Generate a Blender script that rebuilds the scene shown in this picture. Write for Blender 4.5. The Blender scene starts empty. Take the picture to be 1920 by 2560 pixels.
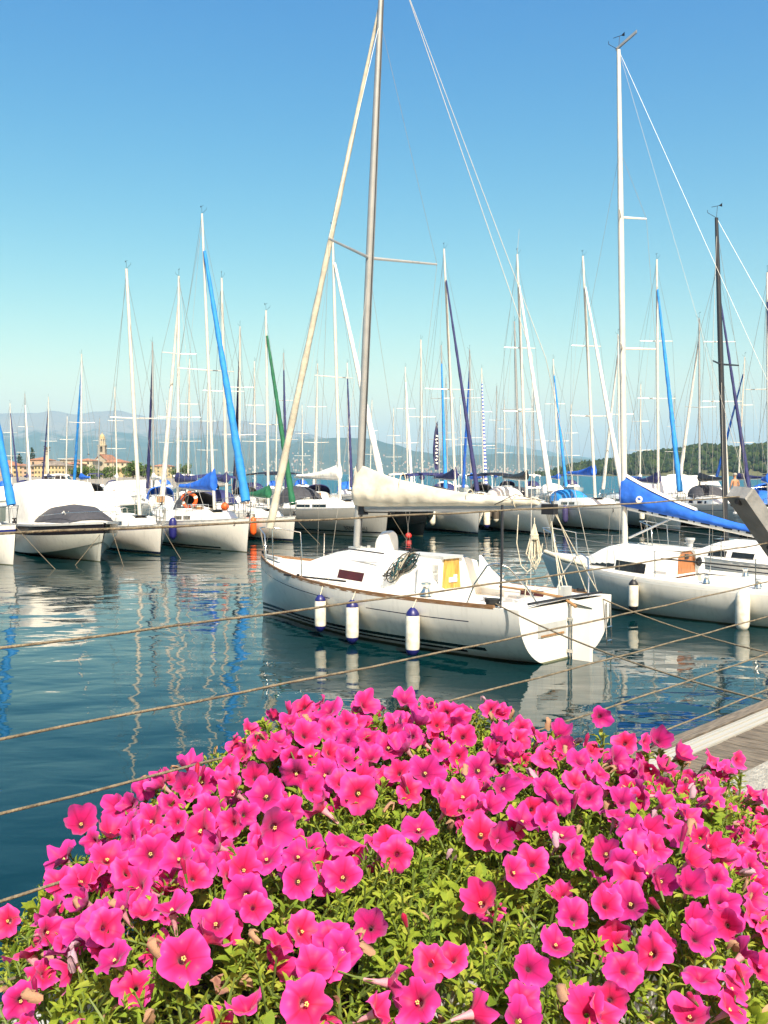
import bpy, bmesh, math, random
from mathutils import Vector, Matrix, noise as mnoise
random.seed(11)
SC = bpy.context.scene
COL = SC.collection
R = math.radians

# ------------------------------------------------------------------ camera, sky, sun, exposure
EYE = 2.8                       # eye height above the lake
FPX = 2440.0                    # focal length in pixels of the 1920 x 2560 photograph
PIT = math.atan(95 / FPX)
cam_d = bpy.data.cameras.new('camera')
cam = bpy.data.objects.new('camera', cam_d); COL.objects.link(cam)
cam.location = (0, 0, EYE); cam.rotation_euler = (R(90) - PIT, 0, 0)
cam_d.sensor_fit = 'VERTICAL'; cam_d.sensor_height = 24.0
cam_d.lens = 24.0 * FPX / 2560.0
cam_d.clip_start = 0.05; cam_d.clip_end = 60000
SC.camera = cam
SC.render.resolution_x, SC.render.resolution_y = 768, 1024

SUN_DIR = Vector((0.28 * math.cos(R(48)), -0.96 * math.cos(R(48)), math.sin(R(48)))).normalized()
world = bpy.data.worlds.new('World'); SC.world = world; world.use_nodes = True
wn = world.node_tree.nodes; wl = world.node_tree.links
wn.clear()
sky = wn.new('ShaderNodeTexSky'); sky.sky_type = 'NISHITA'; sky.sun_disc = False
sky.sun_elevation = R(48); sky.sun_rotation = math.atan2(SUN_DIR.x, SUN_DIR.y)
sky.air_density = 1.15; sky.dust_density = 1.7; sky.ozone_density = 2.2; sky.altitude = 60
tint = wn.new('ShaderNodeMix'); tint.data_type = 'RGBA'; tint.blend_type = 'MULTIPLY'
tint.inputs[0].default_value = 1.0; tint.inputs[7].default_value = (0.84, 1.03, 0.975, 1)
hsv = wn.new('ShaderNodeHueSaturation'); hsv.inputs['Saturation'].default_value = 1.3
bg = wn.new('ShaderNodeBackground'); bg.inputs[1].default_value = 0.088
wo = wn.new('ShaderNodeOutputWorld')
wl.new(sky.outputs[0], tint.inputs[6]); wl.new(tint.outputs[2], hsv.inputs['Color'])
# film response of the sky colour: pale at the horizon, deep blue above
sps = wn.new('ShaderNodeSeparateColor'); cmb = wn.new('ShaderNodeCombineColor'); wl.new(hsv.outputs[0], sps.inputs[0])
for ch, (ref, val, pw) in enumerate(((0.147, 0.158, 1.40), (0.445, 0.405, 1.22), (0.75, 0.73, 0.52))):
    k = 0.088 * 2 ** 1.1
    p_ = wn.new('ShaderNodeMath'); p_.operation = 'POWER'; p_.inputs[1].default_value = pw
    s_ = wn.new('ShaderNodeMath'); s_.operation = 'MULTIPLY'; s_.inputs[1].default_value = k / ref; wl.new(sps.outputs[ch], s_.inputs[0]); wl.new(s_.outputs[0], p_.inputs[0])
    q_ = wn.new('ShaderNodeMath'); q_.operation = 'MULTIPLY'; q_.inputs[1].default_value = val / k; wl.new(p_.outputs[0], q_.inputs[0]); wl.new(q_.outputs[0], cmb.inputs[ch])
wl.new(cmb.outputs[0], bg.inputs[0])
wl.new(bg.outputs[0], wo.inputs[0])

sun_d = bpy.data.lights.new('sun', 'SUN'); sun_d.energy = 4.6; sun_d.angle = R(0.53); sun_d.color = (1, 0.93, 0.78)
sun = bpy.data.objects.new('sun', sun_d); COL.objects.link(sun)
sun.rotation_euler = SUN_DIR.to_track_quat('Z', 'Y').to_euler(); sun.location = (30, -40, 50)

SC.view_settings.view_transform = 'Standard'; SC.view_settings.look = 'None'
SC.view_settings.exposure = 1.1; SC.view_settings.gamma = 1.0
SC.view_settings.use_curve_mapping = False
SC.cycles.max_bounces = 6; SC.cycles.diffuse_bounces = 3; SC.cycles.glossy_bounces = 3
SC.cycles.transparent_max_bounces = 6; SC.cycles.volume_bounces = 0
SC.cycles.use_denoising = True
SC.cycles.caustics_reflective = False; SC.cycles.caustics_refractive = False

# ------------------------------------------------------------------ helpers
def ray(px, py):
    a = (px - 960) / FPX; b = (1280 - py) / FPX
    return Vector((a, math.cos(PIT) + b * math.sin(PIT), -math.sin(PIT) + b * math.cos(PIT)))
def P(px, py, d):
    """the place in the world that lies d metres ahead along the photograph's ray"""
    r = ray(px, py); return Vector((0, 0, EYE)) + r * (d / r.y)
U = Vector((0.697, 0.717, 0)); N = Vector((-0.717, 0.697, 0))   # along the quay, out over the water
def UD(u, d, z=0.0):
    v = U * u + N * d; return Vector((v.x, v.y, z))

def tag(o, label, cat, group=None):
    o['label'] = label; o['category'] = cat
    if group: o['group'] = group
    return o
def thing(name, label, cat, loc=(0, 0, 0), rz=0.0, group=None):
    o = bpy.data.objects.new(name, None); COL.objects.link(o)
    o.location = loc; o.rotation_euler = (0, 0, rz); o.empty_display_size = 0.2
    return tag(o, label, cat, group)

class MB:
    def __init__(s): s.v = []; s.f = []; s.m = []; s.uv = None
    def add(s, vs, fs, m=0):
        n = len(s.v); s.v += [tuple(p) for p in vs]
        s.f += [tuple(i + n for i in f) for f in fs]; s.m += [m] * len(fs)
        return s
    def box(s, c, size, m=0, rot=None, taper=None):
        x, y, z = size[0] / 2, size[1] / 2, size[2] / 2
        t = taper or (1, 1)
        vs = [Vector((-x, -y, -z)), Vector((x, -y, -z)), Vector((x, y, -z)), Vector((-x, y, -z)),
              Vector((-x * t[0], -y * t[1], z)), Vector((x * t[0], -y * t[1], z)), Vector((x * t[0], y * t[1], z)), Vector((-x * t[0], y * t[1], z))]
        if rot is not None: vs = [rot @ p for p in vs]
        c = Vector(c); vs = [p + c for p in vs]
        return s.add(vs, [(0, 3, 2, 1), (4, 5, 6, 7), (0, 1, 5, 4), (1, 2, 6, 5), (2, 3, 7, 6), (3, 0, 4, 7)], m)
    def loft(s, rings, m=0, closed=True, cap0=True, cap1=True):
        n = len(rings[0]); vs = [p for r in rings for p in r]; fs = []
        for i in range(len(rings) - 1):
            for j in range(n if closed else n - 1):
                k = (j + 1) % n
                fs.append((i * n + j, i * n + k, (i + 1) * n + k, (i + 1) * n + j))
        if closed and cap0: fs.append(tuple(range(n - 1, -1, -1)))
        if closed and cap1: fs.append(tuple((len(rings) - 1) * n + j for j in range(n)))
        return s.add(vs, fs, m)
    def tube(s, pts, r, n=6, m=0, cap=True, flat=1.0):
        pts = [Vector(p) for p in pts]
        rs = r if isinstance(r, (list, tuple)) else [r] * len(pts)
        rings = []; up = None
        for i, p in enumerate(pts):
            t = (pts[min(i + 1, len(pts) - 1)] - pts[max(i - 1, 0)])
            if t.length < 1e-9: t = Vector((0, 0, 1))
            t.normalize()
            if up is None:
                up = Vector((0, 1, 0)) if abs(t.z) > 0.8 else Vector((0, 0, 1))
            a = t.cross(up)
            if a.length < 1e-4: a = t.cross(Vector((1, 0, 0)))
            a.normalize(); b = a.cross(t).normalized(); up = b
            rings.append([p + (a * math.cos(2 * math.pi * k / n) * flat + b * math.sin(2 * math.pi * k / n)) * rs[i] for k in range(n)])
        return s.loft(rings, m, True, cap, cap)
    def lathe(s, prof, c=(0, 0, 0), n=12, m=0, axis=None):
        c = Vector(c); rings = []
        q = Vector((0, 0, 1)).rotation_difference(axis).to_matrix() if axis is not None else None
        for r, z in prof:
            ring = [Vector((r * math.cos(2 * math.pi * k / n), r * math.sin(2 * math.pi * k / n), z)) for k in range(n)]
            rings.append([(q @ p if q else p) + c for p in ring])
        return s.loft(rings, m)
    def build(s, name, mats, parent=None, smooth=None, label=None):
        me = bpy.data.meshes.new(name); me.from_pydata(s.v, [], s.f)
        mats = mats if isinstance(mats, (list, tuple)) else [mats]
        for k in mats: me.materials.append(k)
        if len(mats) > 1: me.polygons.foreach_set('material_index', s.m)
        if s.uv is not None:
            ul = me.uv_layers.new(name='UVMap')
            vi = [0] * len(me.loops); me.loops.foreach_get('vertex_index', vi)
            ul.data.foreach_set('uv', [c for i in vi for c in s.uv[i]])
        if smooth:
            me.polygons.foreach_set('use_smooth', [True] * len(me.polygons))
            if smooth < 179: me.set_sharp_from_angle(angle=R(smooth))
        me.update()
        o = bpy.data.objects.new(name, me); COL.objects.link(o)
        if parent is not None: o.parent = parent
        if label: o['label'] = label
        return o
def struct(o): o['kind'] = 'structure'; return o
def stuff(o): o['kind'] = 'stuff'; return o
def share(src, name, parent, loc=None, rot=None, scale=None):
    o = src.copy(); o.name = name; COL.objects.link(o); o.parent = parent
    if loc is not None: o.location = loc
    if rot is not None: o.rotation_euler = rot
    if scale is not None: o.scale = scale if not isinstance(scale, (int, float)) else (scale,) * 3
    return o

# ------------------------------------------------------------------ materials
def mat(name, col, rough=0.5, var=0.12, scale=6.0, metal=0.0, bump=0.0, bscale=None, col2=None, spec=None, trans=0.0, coat=0.0, stretch=None, own=False):
    m = bpy.data.materials.new(name); m.use_nodes = True
    nt = m.node_tree; n = nt.nodes; l = nt.links; b = n['Principled BSDF']
    tc = n.new('ShaderNodeTexCoord'); mp = n.new('ShaderNodeMapping'); l.new(tc.outputs['Object'], mp.inputs[0])
    if stretch: mp.inputs['Scale'].default_value = stretch
    if own:                       # each piece has its own grain
        oi = n.new('ShaderNodeObjectInfo'); va = n.new('ShaderNodeVectorMath'); va.operation = 'MULTIPLY_ADD'; va.inputs[1].default_value = (7.3, 5.1, 3.7)
        l.new(oi.outputs['Location'], va.inputs[0]); l.new(tc.outputs['Object'], va.inputs[2]); l.new(va.outputs[0], mp.inputs[0])
    no = n.new('ShaderNodeTexNoise'); no.inputs['Scale'].default_value = scale; no.inputs['Detail'].default_value = 5
    l.new(mp.outputs[0], no.inputs['Vector'])
    mix = n.new('ShaderNodeMix'); mix.data_type = 'RGBA'
    c2 = col2 or tuple(c * (1 - var * 1.6) for c in col)
    mix.inputs[6].default_value = (*c2, 1); mix.inputs[7].default_value = (*col, 1)
    rp = n.new('ShaderNodeValToRGB'); rp.color_ramp.elements[0].position = 0.32; rp.color_ramp.elements[1].position = 0.62
    l.new(no.outputs[0], rp.inputs[0]); l.new(rp.outputs[0], mix.inputs[0]); l.new(mix.outputs[2], b.inputs['Base Color'])
    b.inputs['Roughness'].default_value = rough; b.inputs['Metallic'].default_value = metal
    if spec is not None: b.inputs['Specular IOR Level'].default_value = spec
    if coat: b.inputs['Coat Weight'].default_value = coat
    if bump:
        bn = n.new('ShaderNodeTexNoise'); bn.inputs['Scale'].default_value = bscale or scale * 4; bn.inputs['Detail'].default_value = 4
        l.new(mp.outputs[0], bn.inputs['Vector'])
        bp = n.new('ShaderNodeBump'); bp.inputs['Strength'].default_value = bump; bp.inputs['Distance'].default_value = 0.02
        l.new(bn.outputs[0], bp.inputs['Height']); l.new(bp.outputs[0], b.inputs['Normal'])
    if trans:
        tb = n.new('ShaderNodeBsdfTranslucent'); l.new(mix.outputs[2], tb.inputs[0])
        ms = n.new('ShaderNodeMixShader'); ms.inputs[0].default_value = trans
        l.new(b.outputs[0], ms.inputs[1]); l.new(tb.outputs[0], ms.inputs[2]); l.new(ms.outputs[0], n['Material Output'].inputs[0])
    return m
def hull_mat(name, col, stripes=(), rough=0.22):
    """stripes: (kind 'z' above water / 'v' below sheer, centre, half width, colour, x from, x to)"""
    m = mat(name, col, rough, 0.05, 1.5, coat=0.3); nt = m.node_tree; n = nt.nodes; l = nt.links; b = n['Principled BSDF']
    cur = b.inputs['Base Color'].links[0].from_socket
    tc = n.new('ShaderNodeTexCoord'); sep = n.new('ShaderNodeSeparateXYZ'); l.new(tc.outputs['Object'], sep.inputs[0])
    uvn = n.new('ShaderNodeUVMap'); su = n.new('ShaderNodeSeparateXYZ'); l.new(uvn.outputs[0], su.inputs[0])
    # faint run-off streaks down the topsides
    smp = n.new('ShaderNodeMapping'); smp.inputs['Scale'].default_value = (9, 9, 0.7); stc = n.new('ShaderNodeTexCoord'); l.new(stc.outputs['Object'], smp.inputs[0])
    sn = n.new('ShaderNodeTexNoise'); sn.inputs['Scale'].default_value = 1.6; sn.inputs['Detail'].default_value = 6; l.new(smp.outputs[0], sn.inputs[0])
    sr = n.new('ShaderNodeMapRange'); sr.inputs[1].default_value = .52; sr.inputs[2].default_value = .75; sr.inputs[3].default_value = 0; sr.inputs[4].default_value = .32; l.new(sn.outputs[0], sr.inputs[0])
    sm = n.new('ShaderNodeMix'); sm.data_type = 'RGBA'; sm.inputs[7].default_value = (*[c * .55 for c in col], 1); l.new(sr.outputs[0], sm.inputs[0]); l.new(cur, sm.inputs[6]); cur = sm.outputs[2]
    # grime just above the waterline
    allst = list(stripes) + [('z', -0.02, 0.045, (0.16, 0.17, 0.10), -50, 50)]
    for kind, c, h, cc, x0, x1 in allst:
        k = n.new('ShaderNodeMath'); k.operation = 'COMPARE'; k.inputs[1].default_value = c; k.inputs[2].default_value = h
        l.new(sep.outputs['Z'] if kind == 'z' else su.outputs['Y'], k.inputs[0])
        a = n.new('ShaderNodeMath'); a.operation = 'COMPARE'; a.inputs[1].default_value = (x0 + x1) / 2; a.inputs[2].default_value = (x1 - x0) / 2
        l.new(sep.outputs['X'], a.inputs[0])
        mu = n.new('ShaderNodeMath'); mu.operation = 'MULTIPLY'; l.new(k.outputs[0], mu.inputs[0]); l.new(a.outputs[0], mu.inputs[1])
        mx = n.new('ShaderNodeMix'); mx.data_type = 'RGBA'; mx.inputs[7].default_value = (*cc, 1)
        l.new(mu.outputs[0], mx.inputs[0]); l.new(cur, mx.inputs[6]); cur = mx.outputs[2]
    l.new(cur, b.inputs['Base Color'])
    return m
NAVY = (0.012, 0.016, 0.055); DARK = (0.012, 0.014, 0.02)
M = {}
M['gel'] = mat('white_gelcoat', (0.80, 0.79, 0.75), 0.28, 0.06, 3, coat=0.2)
M['deck'] = mat('deck_paint', (0.78, 0.77, 0.72), 0.5, 0.08, 5, bump=0.05, bscale=60)
M['deckgrey'] = mat('deck_grey', (0.42, 0.44, 0.44), 0.6, 0.1, 7)
M['alu'] = mat('anodised_aluminium', (0.56, 0.56, 0.54), 0.38, 0.06, 8, metal=0.65)
M['mast'] = mat('mast_paint', (0.66, 0.64, 0.58), 0.4, 0.08, 5, metal=0.25)
M['mastgrey'] = mat('mast_grey', (0.36, 0.375, 0.38), 0.4, 0.08, 5, metal=0.4)
M['mastdark'] = mat('mast_dark', (0.035, 0.04, 0.05), 0.4, 0.1, 5, metal=0.3)
M['steel'] = mat('stainless_steel', (0.62, 0.62, 0.60), 0.2, 0.05, 20, metal=0.95)
M['wire'] = mat('steel_wire', (0.24, 0.24, 0.23), 0.45, 0.05, 20, metal=0.4)
M['wirepale'] = mat('pale_rope', (0.45, 0.44, 0.40), 0.7, 0.1, 30)
M['black'] = mat('black_rubber', (0.015, 0.015, 0.018), 0.5, 0.2, 10)
M['glass'] = mat('dark_acrylic', (0.012, 0.013, 0.016), 0.06, 0.2, 3)
M['glassred'] = mat('wine_acrylic', (0.06, 0.008, 0.012), 0.1, 0.3, 3)
M['teak'] = mat('teak', (0.36, 0.20, 0.085), 0.55, 0.35, 9, bump=0.2, stretch=(1, 8, 8))
M['teakrail'] = mat('teak_rail', (0.24, 0.13, 0.06), 0.55, 0.3, 9, stretch=(1, 8, 8))
M['plywood'] = mat('varnished_plywood', (0.62, 0.36, 0.07), 0.35, 0.3, 5, stretch=(6, 6, 1), coat=0.3)
M['mahogany'] = mat('varnished_mahogany', (0.42, 0.15, 0.04), 0.35, 0.3, 5, stretch=(6, 6, 1), coat=0.3)
M['cream'] = mat('cream_canvas', (0.64, 0.60, 0.49), 0.85, 0.2, 3, bump=0.8, bscale=6)
M['white'] = mat('white_canvas', (0.76, 0.74, 0.68), 0.8, 0.1, 5, bump=0.35, bscale=10)
M['blue'] = mat('royal_blue_canvas', (0.012, 0.125, 0.60), 0.75, 0.2, 4, bump=0.8, bscale=6)
M['sky'] = mat('light_blue_canvas', (0.015, 0.22, 0.62), 0.75, 0.15, 4, bump=0.3, bscale=10)
M['navy'] = mat('navy_canvas', (0.02, 0.024, 0.11), 0.8, 0.2, 5, bump=0.4, bscale=9)
M['green'] = mat('green_canvas', (0.008, 0.12, 0.055), 0.8, 0.2, 5, bump=0.35, bscale=9)
M['charcoal'] = mat('charcoal_canvas', (0.045, 0.048, 0.06), 0.8, 0.2, 6, bump=0.3, bscale=9)
M['orange'] = mat('orange_plastic', (0.75, 0.11, 0.015), 0.5, 0.15, 8)
M['red'] = mat('red_plastic', (0.6, 0.03, 0.02), 0.5, 0.15, 8)
M['fender'] = mat('white_vinyl', (0.74, 0.72, 0.64), 0.5, 0.14, 9, col2=(0.55, 0.52, 0.42))
M['fenderblue'] = mat('blue_vinyl', (0.012, 0.014, 0.13), 0.4, 0.15, 9)
M['fenderpurple'] = mat('faded_navy_vinyl', (0.05, 0.045, 0.14), 0.5, 0.15, 9)
M['fenderbrown'] = mat('brown_vinyl', (0.09, 0.075, 0.06), 0.5, 0.15, 9)
M['rope'] = mat('weathered_rope', (0.20, 0.165, 0.11), 0.9, 0.35, 40, bump=0.5, bscale=200)
M['ropepale'] = mat('pale_rope_coil', (0.68, 0.63, 0.50), 0.9, 0.2, 30, bump=0.4, bscale=150)
M['ropedark'] = mat('dark_rope', (0.03, 0.032, 0.035), 0.85, 0.3, 40)
M['ropeteal'] = mat('teal_rope', (0.02, 0.12, 0.14), 0.85, 0.3, 40)
M['hull'] = hull_mat('white_hull', (0.78, 0.77, 0.72), [('z', 0.06, 0.045, NAVY, -50, 50), ('v', 0.11, 0.012, (0.16, 0.18, 0.24), -50, 50)])
M['hull2'] = hull_mat('white_hull_line', (0.78, 0.76, 0.70), [('z', 0.05, 0.035, DARK, -50, 50), ('v', 0.16, 0.012, NAVY, -50, 50)])
M['hullgrey'] = hull_mat('grey_hull', (0.33, 0.33, 0.31), [('z', 0.20, 0.035, DARK, -50, 50), ('z', 0.04, 0.05, (0.55, 0.55, 0.5), -50, 50)])
M['hullgreen'] = hull_mat('dark_green_hull', (0.03, 0.06, 0.055))
M['hullblack'] = hull_mat('black_hull', (0.014, 0.015, 0.017))
# ------------------------------------------------------------------ water
def water_mat():
    m = bpy.data.materials.new('lake_water'); m.use_nodes = True
    nt = m.node_tree; n = nt.nodes; l = nt.links; b = n['Principled BSDF']
    b.inputs['IOR'].default_value = 1.333; b.inputs['Specular IOR Level'].default_value = 0.43; b.inputs['Specular Tint'].default_value = (0.60, 0.99, 0.97, 1)
    tc = n.new('ShaderNodeTexCoord')
    sep = n.new('ShaderNodeSeparateXYZ'); l.new(tc.outputs['Object'], sep.inputs[0])
    # distance out from the quay: open lake beyond the moorings is wind-roughened
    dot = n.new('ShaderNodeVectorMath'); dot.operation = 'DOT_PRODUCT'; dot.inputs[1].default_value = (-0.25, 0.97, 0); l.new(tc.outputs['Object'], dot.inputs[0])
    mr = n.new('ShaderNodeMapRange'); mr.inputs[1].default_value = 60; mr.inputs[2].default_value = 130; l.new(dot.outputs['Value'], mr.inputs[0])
    def nz(scale, sx, sy, det, rot=0.35, dist=0.0):
        mp = n.new('ShaderNodeMapping'); mp.inputs['Scale'].default_value = (sx, sy, 1); mp.inputs['Rotation'].default_value = (0, 0, rot)
        l.new(tc.outputs['Object'], mp.inputs[0])
        t = n.new('ShaderNodeTexNoise'); t.inputs['Scale'].default_value = scale; t.inputs['Detail'].default_value = det
        t.inputs['Roughness'].default_value = 0.42; t.inputs['Distortion'].default_value = dist
        l.new(mp.outputs[0], t.inputs['Vector']); return t.outputs[0]
    big = nz(0.75, 0.8, 1.0, 1.0, 0.5, 0.3); mid = nz(2.3, 0.7, 1.15, 1.6, -0.2, 0.4); far = nz(0.5, 0.6, 1.5, 6.0, 0.2); fine = nz(7.5, 0.6, 1.3, 2.0, 0.1, 0.3)
    a1 = n.new('ShaderNodeMath'); a1.operation = 'MULTIPLY'; a1.inputs[1].default_value = 0.042; l.new(big, a1.inputs[0])
    a2 = n.new('ShaderNodeMath'); a2.operation = 'MULTIPLY_ADD'; a2.inputs[1].default_value = 0.0095; l.new(mid, a2.inputs[0]); l.new(a1.outputs[0], a2.inputs[2])
    a4 = n.new('ShaderNodeMath'); a4.operation = 'MULTIPLY_ADD'; a4.inputs[1].default_value = 0.0011; l.new(fine, a4.inputs[0]); l.new(a2.outputs[0], a4.inputs[2])
    a3 = n.new('ShaderNodeMath'); a3.operation = 'MULTIPLY'; a3.inputs[1].default_value = 1.5; l.new(far, a3.inputs[0])
    mx = n.new('ShaderNodeMix'); mx.data_type = 'FLOAT'; l.new(mr.outputs[0], mx.inputs[0]); l.new(a4.outputs[0], mx.inputs[2]); l.new(a3.outputs[0], mx.inputs[3])
    bp = n.new('ShaderNodeBump'); bp.inputs['Strength'].default_value = 1.0; bp.inputs['Distance'].default_value = 1.0
    l.new(mx.outputs[0], bp.inputs['Height']); l.new(bp.outputs[0], b.inputs['Normal'])
    ro = n.new('ShaderNodeMapRange'); ro.inputs[3].default_value = 0.012; ro.inputs[4].default_value = 0.30; l.new(mr.outputs[0], ro.inputs[0]); l.new(ro.outputs[0], b.inputs['Roughness'])
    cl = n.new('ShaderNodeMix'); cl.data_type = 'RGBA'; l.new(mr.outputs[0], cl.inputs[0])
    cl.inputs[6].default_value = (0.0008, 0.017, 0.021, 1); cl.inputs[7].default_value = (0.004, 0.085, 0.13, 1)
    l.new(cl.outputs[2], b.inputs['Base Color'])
    return m
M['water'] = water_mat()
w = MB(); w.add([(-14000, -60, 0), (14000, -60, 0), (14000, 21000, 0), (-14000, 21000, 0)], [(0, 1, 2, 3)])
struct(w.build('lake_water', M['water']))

# ------------------------------------------------------------------ quay, pontoons
M['stone'] = mat('quay_granite', (0.36, 0.35, 0.31), 0.85, 0.35, 30, bump=0.7, bscale=90, col2=(0.22, 0.215, 0.19), own=True)
M['stonewall'] = mat('quay_wall_stone', (0.22, 0.21, 0.19), 0.9, 0.3, 3, bump=0.6, bscale=20)
M['board'] = mat('grey_weathered_board', (0.185, 0.155, 0.115), 0.85, 0.45, 5, bump=0.5, bscale=12, stretch=(14, 1, 14), own=True)
M['boardedge'] = mat('weathered_edge_timber', (0.20, 0.17, 0.13), 0.85, 0.45, 5, bump=0.5, bscale=12, stretch=(1, 14, 14))
M['float'] = mat('pontoon_float_concrete', (0.3, 0.3, 0.28), 0.9, 0.2, 4)
QZ = 1.55; RZ = math.atan2(U.y, U.x)
ROTU = Matrix.Rotation(RZ, 3, 'Z')
q = MB(); q.box((0, -9.0 + 1.75 - 1.0, (QZ - 0.14 - 2.0) / 2), (80, 18, QZ - 0.14 + 2.0))
qo = struct(q.build('quay', M['stonewall'])); qo.rotation_euler = (0, 0, RZ)
# coping slabs along the quay: courses in view are single pieces
random.seed(5)
slab = MB()
def bev_box(mb, sx, sy, sz, b=0.012):
    x, y, z = sx / 2, sy / 2, sz / 2
    rings = []
    for zz, ins in ((-z, 0), (z - b, 0), (z, b)):
        rings.append([Vector((sgx * (x - ins), sgy * (y - ins), zz)) for sgx, sgy in ((-1, -1), (1, -1), (1, 1), (-1, 1))])
    mb.loft(rings)
bev_box(slab, 1.19, 0.595, 0.16)
slab_o = slab.build('paving_slab', M['stone'], qo)
slab_o.location = (-1.2, 1.45, QZ - 0.08)
for r_ in range(5):
    for c_ in range(-2, 8):
        if r_ == 0 and c_ == -1: continue
        o = share(slab_o, 'paving_slab', qo, (c_ * 1.2 + (0.6 if r_ % 2 else 0), 1.45 - 0.6 * r_, QZ - 0.08 + random.uniform(-0.002, 0.002)))

def pontoon(name, d0, d1, u0, u1, z, boards=False, along=False):
    p = MB(); L = u1 - u0; W = d1 - d0; cu = (u0 + u1) / 2; cd = (d0 + d1) / 2
    p.box((cu, cd, z - 0.12), (L, W - 0.3, 0.14))
    k = u0 + 1
    while k < u1 - 2:
        p.box((k + 1, cd, (z - 0.2 - 0.4) / 2), (2.0, W - 0.45, z - 0.2 + 0.4)); k += 4
    o = struct(p.build(name, M['float'])); o.rotation_euler = (0, 0, RZ)
    return o
pon = pontoon('pontoon', 2.25, 4.05, -6, 34, 0.50)
# deck boards of the near pontoon that the photograph shows, one by one
bd = MB(); bev_box(bd, 0.118, 1.44, 0.035, 0.005)
bo = bd.build('deck_board', M['board'], pon); bo.location = (5.0, 2.99, 0.4826)
k = 1
while 5.0 + k * 0.127 < 13:
    share(bo, 'deck_board', pon, (5.0 + k * 0.127, 2.99 + random.uniform(-0.006, 0.006), 0.4826 + random.uniform(-0.002, 0.002))); k += 1
rest = MB()
for a_, b_ in ((-6, 4.93), (13.08, 34)):
    x = a_
    while x < b_:
        rest.box((x + 0.06, 2.99, 0.4826), (0.118, 1.44, 0.035)); x += 0.127
stuff(rest.build('decking', M['board'], pon))
e = MB()
for yy, ww, zz in ((3.80, 0.155, 0.512), (3.722, 0.008, 0.506), (3.888, 0.012, 0.518)): e.box((14, yy, zz - 0.03), (40, ww, 0.06))
e.box((14, 3.84, 0.520), (40, 0.02, 0.012)); e.box((14, 3.77, 0.520), (40, 0.02, 0.012))
e.build('aluminium_edge', mat('mill_aluminium', (0.46, 0.46, 0.42), 0.45, 0.1, 8, metal=0.2, stretch=(0.3, 20, 20)), pon)
e = MB(); e.box((14, 3.975, 0.45), (40, 0.13, 0.16)); e.build('timber_fender_edge', M['boardedge'], pon)
e = MB(); e.box((14, 2.262, 0.46), (40, 0.02, 0.12)); e.build('inner_edge', M['alu'], pon)
for nm, d0, d1, u0, u1 in (('pontoon', 38.5, 40.5, 5, 75), ('pontoon', 61, 63, 5, 85)):
    o = pontoon(nm, d0, d1, u0, u1, 0.55)
    t = MB(); x = u0
    while x < u1: t.box((x + 0.1, (d0 + d1) / 2, 0.53), (0.19, d1 - d0, 0.04)); x += 0.2
    stuff(t.build('decking', M['board'], o))

# ------------------------------------------------------------------ mountains, far shore, wooded point
def lerp_tab(tab, x):
    if x <= tab[0][0]: return tab[0][1]
    for (a, b), (c, d) in zip(tab, tab[1:]):
        if x <= c:
            t = (x - a) / (c - a); t = t * t * (3 - 2 * t); return b + (d - b) * t
    return tab[-1][1]
def mtn_mat(name, forest, meadow, rock, rockz):
    m = bpy.data.materials.new(name); m.use_nodes = True
    nt = m.node_tree; n = nt.nodes; l = nt.links; b = n['Principled BSDF']; b.inputs['Roughness'].default_value = 0.95; b.inputs['Specular IOR Level'].default_value = 0.1
    tc = n.new('ShaderNodeTexCoord')
    n1 = n.new('ShaderNodeTexNoise'); n1.inputs['Scale'].default_value = 0.0022; n1.inputs['Detail'].default_value = 8; n1.inputs['Roughness'].default_value = 0.65
    l.new(tc.outputs['Object'], n1.inputs[0])
    r1 = n.new('ShaderNodeValToRGB'); r1.color_ramp.elements[0].position = 0.46; r1.color_ramp.elements[1].position = 0.60
    r1.color_ramp.elements[0].color = (*forest, 1); r1.color_ramp.elements[1].color = (*meadow, 1); l.new(n1.outputs[0], r1.inputs[0])
    sep = n.new('ShaderNodeSeparateXYZ'); l.new(tc.outputs['Object'], sep.inputs[0])
    n2 = n.new('ShaderNodeTexNoise'); n2.inputs['Scale'].default_value = 0.0035; n2.inputs['Detail'].default_value = 9; n2.inputs['Roughness'].default_value = 0.7
    l.new(tc.outputs['Object'], n2.inputs[0])
    ma = n.new('ShaderNodeMath'); ma.operation = 'MULTIPLY_ADD'; ma.inputs[1].default_value = 900; l.new(n2.outputs[0], ma.inputs[0]); l.new(sep.outputs['Z'], ma.inputs[2])
    mr = n.new('ShaderNodeMapRange'); mr.inputs[1].default_value = rockz; mr.inputs[2].default_value = rockz + 130; l.new(ma.outputs[0], mr.inputs[0])
    mx = n.new('ShaderNodeMix'); mx.data_type = 'RGBA'; mx.inputs[7].default_value = (*rock, 1); l.new(mr.outputs[0], mx.inputs[0]); l.new(r1.outputs[0], mx.inputs[6])
    l.new(mx.outputs[2], b.inputs['Base Color'])
    return m
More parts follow.
